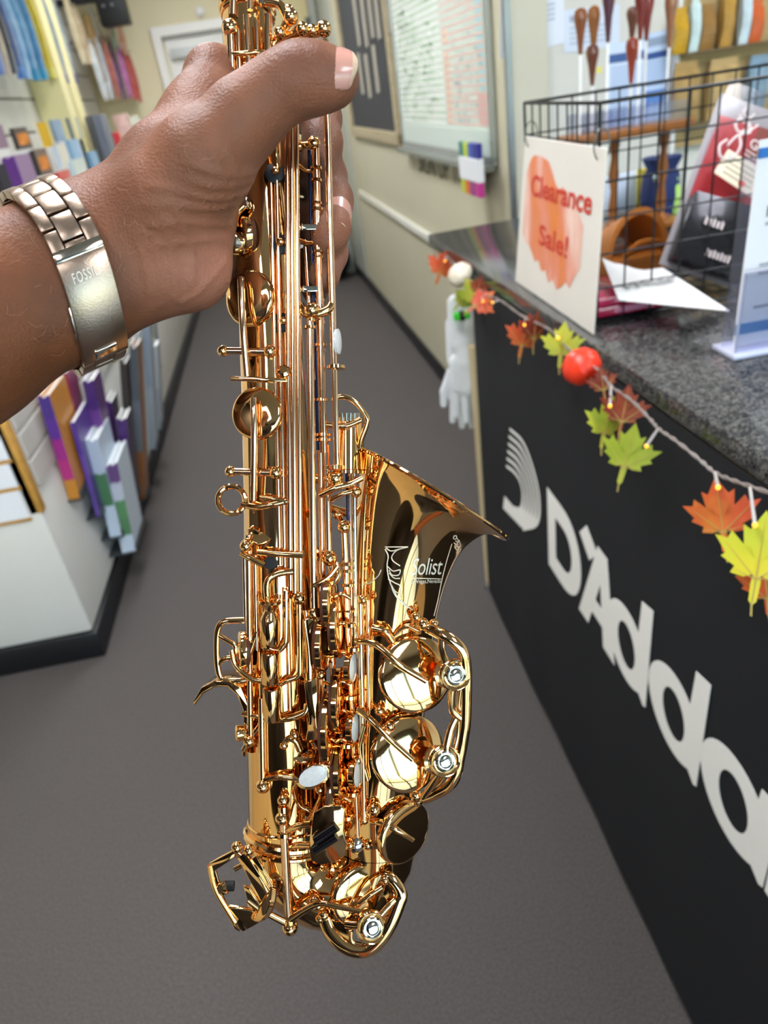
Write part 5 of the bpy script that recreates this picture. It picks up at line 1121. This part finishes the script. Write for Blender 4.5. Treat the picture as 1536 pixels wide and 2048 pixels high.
for pts in ([(908,1072),(913,1072),(912,1078),(907,1077),(908,1072)],[(914,1076),(917,1084),(911,1082)],[(908,1086),(914,1090),(916,1084)],[(918,1080),(921,1092),(913,1094)],[(910,1096),(915,1100),(918,1094)]): eng(pts,.9,4)
eng([(904,1088),(894,1120),(884,1160),(876,1200),(868,1232)],.8)
# ================================================================ PERSON: left hand, forearm, body behind the camera
def H(x,y,d): return np.array(P(x,y,d))
def hr(r,d): return r*d/FPX
def cap(a,b): # (x,y,d,rpx)
    return (H(*a[:3]),hr(a[3],a[2]),H(*b[:3]),hr(b[3],b[2]))
def chain(*p): return [cap(p[i],p[i+1]) for i in range(len(p)-1)]
G_=[]
# forearm, flattened: two parallel chains plus a core
fa=chain((-300,660,.262,128),(-60,560,.272,104),(135,470,.281,78),(215,440,.285,72))+chain((-300,900,.262,128),(-60,730,.272,108),(165,620,.281,80),(250,580,.284,70))+chain((-300,780,.262,150),(-60,645,.272,130),(150,545,.283,96),(240,508,.286,92))
fa+=[(H(-300,780,.262),.034,np.array((-.275,.115,1.40)),.043),(np.array((-.275,.115,1.40)),.043,np.array((-.29,-.05,1.385)),.048)]
G_.append((fa,.012,.006))
palm=chain((215,440,.285,72),(305,335,.288,52),(392,238,.294,60),(432,160,.302,58))+chain((330,340,.286,54),(425,222,.293,60))+chain((225,470,.286,84),(350,350,.288,88),(412,300,.292,74),(432,235,.3,62))
palm+=chain((240,560,.284,72),(330,545,.286,72),(385,540,.289,66),(392,525,.293,60))+chain((235,520,.286,86),(340,450,.289,96),(392,415,.293,68),(410,385,.296,58))
palm+=chain((388,430,.294,62),(390,500,.294,58))
G_.append((palm,.009,.010))
thumb=chain((235,490,.280,80),(330,405,.274,90),(405,328,.270,94),(488,238,.268,72))+chain((488,238,.268,72),(545,186,.266,60),(598,158,.264,62))+chain((598,160,.264,62),(640,157,.263,56),(668,158,.263,50))
G_.append((thumb,.006,.009))
G_.append((chain((428,155,.302,58),(470,160,.322,46),(560,205,.334,42),(640,235,.327,40))+chain((640,235,.327,40),(645,285,.318,37),(636,330,.309,33)),.005,.004))
G_.append((chain((412,300,.300,58),(470,310,.326,44),(570,335,.337,42),(648,352,.328,42))+chain((648,352,.328,42),(664,400,.317,39),(662,455,.308,36),(655,480,.305,32)),.005,.004))
G_.append((chain((400,400,.300,56),(470,420,.326,44),(570,440,.337,42),(640,450,.330,40))+chain((640,450,.330,40),(655,505,.318,37),(648,555,.310,32)),.005,.004))
G_.append((chain((392,490,.298,54),(470,520,.326,38),(560,530,.334,36),(622,540,.330,33))+chain((622,540,.330,33),(630,580,.320,28)),.004,.004))
cz=lambda *p:[H(*q) for q in p]
cre=[(cz((588,236,.262),(592,222,.256),(594,205,.252)),.0016,.0016)]
for x,dy in ((568,0),(580,-4),(592,-2),(604,2)): cre.append((cz((x,108+dy,.262),(x+8,128+dy,.2535),(x+10,150+dy,.252)),.0015,.0005))
for k,p in enumerate((((508,345),(470,352),(430,345),(380,330)),((506,362),(470,372),(420,372),(370,362)),((500,385),(460,396),(410,396),(350,380),(300,372)),((480,418),(440,418),(390,416),(340,408),(290,412)),((462,448),(420,448),(370,446),(320,452),(280,470)),((450,478),(410,480),(350,486),(300,492)),((452,520),(430,548),(392,588),(360,605)),((350,420),(372,470),(388,520),(384,570)),((325,440),(340,490),(348,545),(350,600)),((300,450),(312,500),(322,560),(322,612)),((272,470),(290,530),(300,590)),((420,300),(440,330),(450,370)),((455,300),(470,330),(474,360)))):
    q=[]
    for (x,y) in p:
        q.append(np.array(P(x,y,.262+.00004*max(0,x-330)+.00004*max(0,y-420))))
    cre.append((q,('SURF',.0016),.0007))
hv,hf=sdf_mesh(G_,.00135,.006,[c for c in cre if not isinstance(c[1],tuple)])
# second pass: press the skin folds into the finished surface where they fall on it
hb0=BVHTree.FromPolygons([V(p) for p in hv],[tuple(t) for t in hf]); cr2=[]
for q,sg,am in cre:
    if isinstance(sg,tuple):
        pts=smoothpath(q,5); hit=[hb0.ray_cast(EYE,(p-EYE).normalized())[0] for p in pts]; hit=[np.array(h) for h in hit if h is not None]
        for a,b in zip(hit[:-1],hit[1:]):
            if np.linalg.norm(a-b)<.012: cr2.append(([a,b],sg[1]*.75,am))
fold=np.zeros(len(hv)); nrm_=np.zeros_like(hv); e1=hv[hf[:,2]]-hv[hf[:,0]]; e2=hv[hf[:,3]]-hv[hf[:,1]]; fn=np.cross(e1,e2)
for k in range(4):
    for a in range(3): nrm_[:,a]+=np.bincount(hf[:,k],fn[:,a],len(hv))
nrm_/=np.linalg.norm(nrm_,axis=1)[:,None]+1e-12
for (a,b),sg,am in cr2:
    m_=np.all((hv>np.minimum(a,b)-.004)&(hv<np.maximum(a,b)+.004),1); X=hv[m_]; d=b-a; t=np.clip(((X-a)@d)/(d@d+1e-12),0,1); q2=((X-a-t[:,None]*d)**2).sum(1); fold[m_]=np.maximum(fold[m_],am*np.exp(-q2/sg**2))
sgn=1. if ((nrm_*(hv-hv.mean(0))).sum(1)).mean()>0 else -1.
hv=hv-nrm_*sgn*fold[:,None]
mb=MB(); mb.v=[V(p) for p in hv]; mb.f=[list(t) for t in hf]
def skin():
    m=bpy.data.materials.new('skin'); m.use_nodes=True; MATS['skin']=m; nt=m.node_tree; b=nt.nodes['Principled BSDF']
    b.inputs['Roughness'].default_value=.5; b.inputs['Subsurface Weight'].default_value=.12; b.inputs['Subsurface Radius'].default_value=(.004,.0018,.001); b.inputs['Specular IOR Level'].default_value=.25
    at=nt.nodes.new('ShaderNodeAttribute'); at.attribute_name='tone'; tc=nt.nodes.new('ShaderNodeTexCoord')
    n1=nt.nodes.new('ShaderNodeTexNoise'); n1.inputs['Scale'].default_value=45; n1.inputs['Detail'].default_value=6; nt.links.new(tc.outputs['Object'],n1.inputs['Vector'])
    r=nt.nodes.new('ShaderNodeValToRGB'); r.color_ramp.elements[0].color=(.72,.72,.72,1); r.color_ramp.elements[1].color=(1.18,1.14,1.12,1); r.color_ramp.elements[0].position=.3; r.color_ramp.elements[1].position=.7
    nt.links.new(n1.outputs['Fac'],r.inputs[0]); mx=nt.nodes.new('ShaderNodeMix'); mx.data_type='RGBA'; mx.blend_type='MULTIPLY'; mx.inputs[0].default_value=.8
    nt.links.new(at.outputs['Color'],mx.inputs[6]); nt.links.new(r.outputs[0],mx.inputs[7]); nt.links.new(mx.outputs[2],b.inputs['Base Color'])
    n2=nt.nodes.new('ShaderNodeTexVoronoi'); n2.inputs['Scale'].default_value=900; n3=nt.nodes.new('ShaderNodeTexNoise'); n3.inputs['Scale'].default_value=180; n3.inputs['Detail'].default_value=5
    mp=nt.nodes.new('ShaderNodeMapping'); mp.inputs['Scale'].default_value=(1,1,.35); mp.inputs['Rotation'].default_value=(.3,.2,.6)
    nt.links.new(tc.outputs['Object'],n2.inputs['Vector']); nt.links.new(tc.outputs['Object'],mp.inputs[0]); nt.links.new(mp.outputs[0],n3.inputs['Vector'])
    ad=nt.nodes.new('ShaderNodeMath'); ad.operation='MULTIPLY_ADD'; ad.inputs[1].default_value=.45; nt.links.new(n2.outputs['Distance'],ad.inputs[0]); nt.links.new(n3.outputs['Fac'],ad.inputs[2])
    bp=nt.nodes.new('ShaderNodeBump'); bp.inputs['Strength'].default_value=.42; bp.inputs['Distance'].default_value=.0009
    nt.links.new(ad.outputs[0],bp.inputs['Height']); nt.links.new(bp.outputs[0],b.inputs['Normal'])
    return m
m_skin=skin()
person=mb.build('person',m_skin,None,ang=180,origin=P(165,546,.285))
tag(person,'person reaching in from the left with a bare forearm, hand gripping the saxophone','person')
def tone(o):
    me=o.data; og=np.array(o['_og']); n=len(me.vertices); co=np.empty(n*3); me.vertices.foreach_get('co',co); co=co.reshape(-1,3)+og
    base=np.array(lin('7f5139')); palmc=np.array(lin('ad735d')); knuck=np.array(lin('6f4433')); c=np.tile(base,(n,1))
    def blob(p,r,col,s):
        nonlocal c
        w=(s*np.exp(-((co-np.array(p))**2).sum(1)/r**2))[:,None]; c=c*(1-w)+np.array(col)*w
    fore=np.array(lin('7b4a2d'))
    for p in ((-150,700,.25),(0,640,.26),(80,600,.26)): blob(H(*p),.032,fore,.9)
    for p,r,s in (((420,570,.28),.016,.85),((440,520,.285),.015,.7),((350,585,.275),.015,.45),((440,420,.28),.018,.5),((470,340,.275),.016,.45),((665,430,.312),.012,.7),((655,520,.315),.012,.6),((600,215,.262),.014,.35),((350,470,.27),.022,.25),((660,195,.262),.010,.5)): blob(H(*p),r,palmc,s)
    for p,r,s in (((585,130,.255),.010,.55),((640,145,.255),.009,.3),((300,300,.28),.016,.3),((420,130,.29),.014,.35),((670,240,.32),.014,.5),((680,360,.32),.012,.45)): blob(H(*p),r,knuck,s)
    a=me.color_attributes.new('tone','FLOAT_COLOR','POINT'); buf=np.ones((n,4),np.float32); buf[:,:3]=c; a.data.foreach_set('color',buf.ravel())
tone(person)
# nails: curved plates set into the finger ends, found by casting onto the finished hand
hb=BVHTree.FromPolygons([V(p) for p in hv],[tuple(t) for t in hf])
m_nail=M('nail','c58f80',.25,coat=.3,var=.05,scale=80); m_tip=M('nail_edge','c9ad92',.35)
def nail(A,B,ra,rb,face,s0,s1,half,tipfrac=.13,nu=16,nv=12):
    '''nail plate wrapped on the finger end: axis A->B (radii ra, rb), from s0 before B to s1 beyond it'''
    A=V(A);B=V(B);ax=(B-A).normalized(); f=V(face); f=(f-ax*f.dot(ax)).normalized(); sd=ax.cross(f); rows=[]
    for i in range(nu+1):
        u=i/nu; s=-s0+(s0+s1)*u; r=rb*1.13 if s<0 else rb*(1.13-.30*(s/rb)**2*.9)
        if s<0: r+=(ra-rb)*(-s)/((B-A).length)
        wd=half*(min(1.,.5+3.1*u) if u<.16 else 1.)*(1. if u<.78 else math.sqrt(max(.05,1-((u-.78)/.26)**2)))
        row=[]
        for j in range(nv+1):
            a=wd*(2*j/nv-1); sh=.10*(s0+s1)*(1-(2*j/nv-1)**2)*(1 if u>.5 else -.5)*abs(2*u-1)
            row.append(B+ax*(s+sh-.05*(s0+s1))+(f*math.cos(a)+sd*math.sin(a))*r)
        rows.append(row)
    def slab(r0,r1):
        rr=rows[r0:r1+1]; k=len(rr); n=nv+1; vs=[p for q in rr for p in q]; N=len(vs)
        fs=[(i*n+j,i*n+j+1,(i+1)*n+j+1,(i+1)*n+j) for i in range(k-1) for j in range(nv)]
        return MB().add(vs+[p-f*.0008 for p in vs],fs+[tuple(N+t for t in q[::-1]) for q in fs])
    cut=int(round(nu*(1-tipfrac))); o=slab(0,cut).build('fingernail',m_nail,person,ang=80); slab(cut,nu).build('nail_edge',m_tip,o,ang=80)
nail(H(640,157,.263),H(668,158,.263),hr(56,.263),hr(50,.263),CZ*1.+CY*.12,hr(20,.263),hr(46,.263),.95)
nail(H(664,400,.317),H(660,458,.308),hr(39,.317),hr(36,.308),CX*.70+CZ*.70,hr(46,.31),hr(16,.31),.8)
# fine pale hairs on wrist and forearm
rh=random.Random(11); hm=MB()
for k in range(50):
    x=rh.uniform(225,420) if k<34 else rh.uniform(5,140); y=(640-x*.95+rh.uniform(-20,150)) if k<34 else rh.uniform(470,720)
    h=hb.ray_cast(EYE,ray(x,y).normalized())
    if h[0] is None: continue
    a=rh.uniform(0,6.28); t=(CX*math.cos(a)+CY*math.sin(a)); L_=rh.uniform(.004,.009); n=h[1]
    hm.tube([h[0]-n*.0003,h[0]+t*L_*.5+n*.0012,h[0]+t*L_*.8+CY*L_*.3+n*.001],[.00004,.00004,.00002],4)
if hm.v: o=hm.build('arm_hair',M('arm_hair','b08a70',.5),person); o['kind']='stuff'
# shirt, trousers and head of the person, standing behind the camera
def A3(*p): return np.array(p)
bx=-.35; by=-.20; zu=.07
sh=[([(A3(-.265,-.03,1.375),.058,A3(-.32,-.10,1.40),.066),(A3(-.32,-.10,1.40),.066,A3(bx-.14,by,1.42+zu),.08)],.02,.03),
    ([(A3(bx-.13,by,1.42+zu),.085,A3(bx+.13,by,1.42+zu),.085),(A3(bx-.09,by,1.3),.11,A3(bx+.09,by,1.3),.11),(A3(bx-.07,by,1.0),.115,A3(bx+.07,by,1.0),.115),(A3(bx,by-.01,1.40+zu),.10,A3(bx,by-.01,1.46+zu),.07)],.05,.03),
    ([(A3(bx+.15,by,1.41+zu),.075,A3(bx+.24,by-.02,1.17+zu),.058)],.02,.03)]
v,f=sdf_mesh(sh,.009,.03); m=MB(); m.v=[V(p) for p in v]; m.f=[list(t) for t in f]
m.build('shirt',M('shirt_dark','23242b',.8,bump=.2,bscale=500),person,ang=180)
tr=[([(A3(bx-.08,by,.98),.115,A3(bx+.08,by,.98),.115),(A3(bx-.1,by,.92),.10,A3(bx-.11,by,.5),.075),(A3(bx-.11,by,.5),.075,A3(bx-.11,by-.01,.09),.062),(A3(bx+.1,by,.92),.10,A3(bx+.11,by,.5),.075),(A3(bx+.11,by,.5),.075,A3(bx+.11,by-.01,.09),.062)],.03,.01)]
v,f=sdf_mesh(tr,.010,.01); m=MB(); m.v=[V(p) for p in v]; m.f=[list(t) for t in f]; m.build('trousers',M('trouser_grey','2c2d33',.8),person,ang=180)
for s in (-1,1):
    v,f=sdf_mesh([([(A3(bx+s*.11,by-.03,.05),.045,A3(bx+s*.125,by+.13,.04),.038)],.01,.01)],.006,.01); v[:,2]=np.maximum(v[:,2],.002); m=MB(); m.v=[V(p) for p in v]; m.f=[list(t) for t in f]; m.build('shoe',M('shoe_black','19191b',.5),person,ang=180)
hd_=[([(A3(bx,by,1.45+zu),.055,A3(bx,by+.01,1.55+zu),.052)],.02,.02),([(A3(bx,by+.015,1.69+zu),.086,A3(bx,by-.02,1.69+zu),.09),(A3(bx,by+.05,1.60+zu),.045,A3(bx,by+.045,1.63+zu),.06)],.03,.02),([(A3(bx,by+.10,1.675+zu),.010,A3(bx,by+.118,1.645+zu),.014)],.01,.012),([(A3(bx-.085,by-.005,1.66+zu),.012,A3(bx-.09,by-.01,1.69+zu),.016)],.005,.006),([(A3(bx+.085,by-.005,1.66+zu),.012,A3(bx+.09,by-.01,1.69+zu),.016)],.005,.006),([(A3(bx-.02,by+.098,1.61+zu),.009,A3(bx+.02,by+.098,1.61+zu),.009)],.004,.006),([(A3(bx-.045,by+.083,1.705+zu),.012,A3(bx+.045,by+.083,1.705+zu),.012)],.004,.012),
     ([(A3(bx+.235,by-.02,1.19+zu),.040,A3(bx+.26,by+.02,.93+zu),.028),(A3(bx+.26,by+.02,.93+zu),.03,A3(bx+.262,by+.03,.86+zu),.034),(A3(bx+.262,by+.03,.86+zu),.012,A3(bx+.26,by+.05,.77+zu),.009),(A3(bx+.262,by+.01,.86+zu),.012,A3(bx+.26,by+.02,.76+zu),.009),(A3(bx+.262,by+.05,.88+zu),.012,A3(bx+.25,by+.085,.83+zu),.010)],.01,.02)]
v,f=sdf_mesh(hd_,.005,.02); m=MB(); m.v=[V(p) for p in v]; m.f=[list(t) for t in f]
m_sk2=M('skin_plain','8a583d',.45,var=.05,scale=40); hd_o=m.build('head',m_sk2,person,ang=180)
for s in (-1,1):
    e=MB().ball((bx+s*.034,by+.084,1.675+zu),.013,14).build('eye',M('eye_white','e8e4dc',.2),hd_o); 
    MB().ball((bx+s*.034,by+.094,1.675+zu),.0055,12).build('eye',M('iris_brown','2a160c',.2),hd_o)
v,f=sdf_mesh([([(A3(bx,by-.005,1.715+zu),.088,A3(bx,by-.035,1.70+zu),.092)],.01,.01)],.006,.01); keep=v[:,2]>1.70+zu; m=MB(); m.v=[V(p) for p in v]; m.f=[list(t) for t in f if all(keep[list(t)])]; m.build('hair',M('hair_black','1a1613',.8,bump=.4,bscale=400),hd_o,ang=180)
# ================================================================ WRISTWATCH
m_st=M('brushed_steel','ab9684',.3,metal=1.,bump=.06,bscale=1500); m_st2=M('polished_steel','e2d6c6',.1,metal=1.)
c0=P(120,557,.283); fdir=(P(240,508,.286)-P(40,590,.279)).normalized()
ud=(P(190,650,.283)-P(105,455,.283)); ud=(ud-fdir*ud.dot(fdir)).normalized(); wd=ud.cross(fdir); wd=wd if wd.dot(CZ)>0 else -wd
watch=thing('wristwatch',c0,'steel link bracelet watch worn on the left wrist with its clasp in view','watch')
AU,AW=.0318,.0232
# fit the ellipse to the finished wrist
def wrist_r(dirv):
    c=c0+fdir*(.0125*max(-.3,dirv.dot(wd))); h=hb.ray_cast(c+dirv*.06,-dirv); return (h[0]-c).length if h[0] is not None else .028
def wp(t,off,v=0.):
    d=(ud*math.cos(t)*AU+wd*math.sin(t)*AW); dn=d.normalized()
    r=max(wrist_r(dn),wrist_r((dn+fdir*.25).normalized())*.97)
    rs=[wrist_r((ud*math.cos(t+k)*AU+wd*math.sin(t+k)*AW).normalized()) for k in (-.35,-.18,0,.18,.35)]
    return c0+fdir*(.0125*max(-.3,dn.dot(wd)))+dn*(sum(rs)/5+.0012+off)+fdir*v
NL=22; clasp0,clasp1=math.radians(78),math.radians(16)   # from the top (180 deg) over the front to the bottom (0)
def seg(t0,t1,v0,v1,th,name,mat,par,gap=.0003,n=3,bev=.0004,off0=0.,curve=.0):
    m=MB(); a=[]; vs=[]
    for i in range(n+1):
        t=t0+(t1-t0)*i/n
        for off,v in ((off0,v0),(off0,v1),(off0+th,v1),(off0+th,v0)): vs.append(wp(t,off,v))
    fs=[]
    for i in range(n):
        for k in range(4): l=(k+1)%4; fs.append((i*4+k,i*4+l,(i+1)*4+l,(i+1)*4+k))
    fs+=[(0,1,2,3),(n*4+3,n*4+2,n*4+1,n*4)]
    return m.add(vs,fs).build(name,mat,par,ang=40,bevel=bev)
W2=.0088; dt=2*math.pi/NL
def row(t,k,par=watch):
    g=dt*.05
    seg(t-dt/2+g,t+dt/2-g,-W2,-W2*.46,.0030,'link',m_st,par); seg(t-dt/2+g,t+dt/2-g,W2*.46,W2,.0030,'link',m_st,par)
    seg(t-dt*.98/2+dt*.5+g,t+dt*.98/2+dt*.5-g,-W2*.43,W2*.43,.0027,'centre_link',m_st,par)
for k in range(NL):
    t=clasp0+dt*.52+dt*k
    tt=(t+math.pi)%(2*math.pi)-math.pi
    if clasp1-dt*.3<tt<clasp0+dt*.4: continue
    if abs(tt+math.pi/2)<.62: continue
    row(tt,k)
seg(clasp0+dt*.5,clasp0+.02,-W2*.43,W2*.43,.0027,'centre_link',m_st,watch)
cl_=seg(clasp0,clasp1,-W2*1.02,W2*1.02,.0042,'clasp',m_st,watch,n=14,bev=.0005)
seg(clasp0+.10,clasp0+.0,-W2*1.02,W2*1.02,.0034,'clasp_hinge',m_st2,watch,n=2)
tm=(clasp0+clasp1)/2; seg(tm+.16,tm-.18,-W2*1.12,-W2*1.0,.0034,'clasp_button',m_st2,watch,n=4)
seg(clasp1+.20,clasp1+.06,-W2*.5,W2*.5,.0050,'clasp_latch',m_st2,watch,n=3,off0=.0)
# maker's lettering across the clasp
vs,fs=text_mesh('FOSSIL',spacing=1.15); Wt=max(a for a,b in vs); tl_=clasp0-.20
pts=[wp(tl_-(b/.7)*.0032/.026+.0032/.026*0,.0060,-W2*.60+(a/Wt)*W2*1.06) for a,b in vs]
pts=[wp(tl_+(b/.7)*.085,.0060,-W2*.60+(a/Wt)*W2*1.06) for a,b in vs]
tmb=MB().add(pts,fs)
for q in islands(tmb): q.build('engraved_letter',M('engraved_grey','f0e6da',.5,metal=.3),cl_,smooth=False)
# watch case on the far side of the wrist
cc=wp(-math.pi/2,.004); nn=-wd
cs=MB().lathe(cc-nn*.004,nn,[(.016,0),(.019,.001),(.020,.004),(.020,.008),(.018,.0105),(.0165,.0108)],40).build('watch_case',m_st,watch)
MB().lathe(cc+nn*.0066,nn,[(.0165,0),(.0165,.0004),(.0001,.0005)],40).build('dial',M('dial_navy','1b2436',.3),cs); MB().lathe(cc+fdir*.021+nn*.002,fdir,[(.0025,0),(.003,.001),(.003,.004),(.0001,.0045)],14).build('crown',m_st,cs)
strip_tmp()
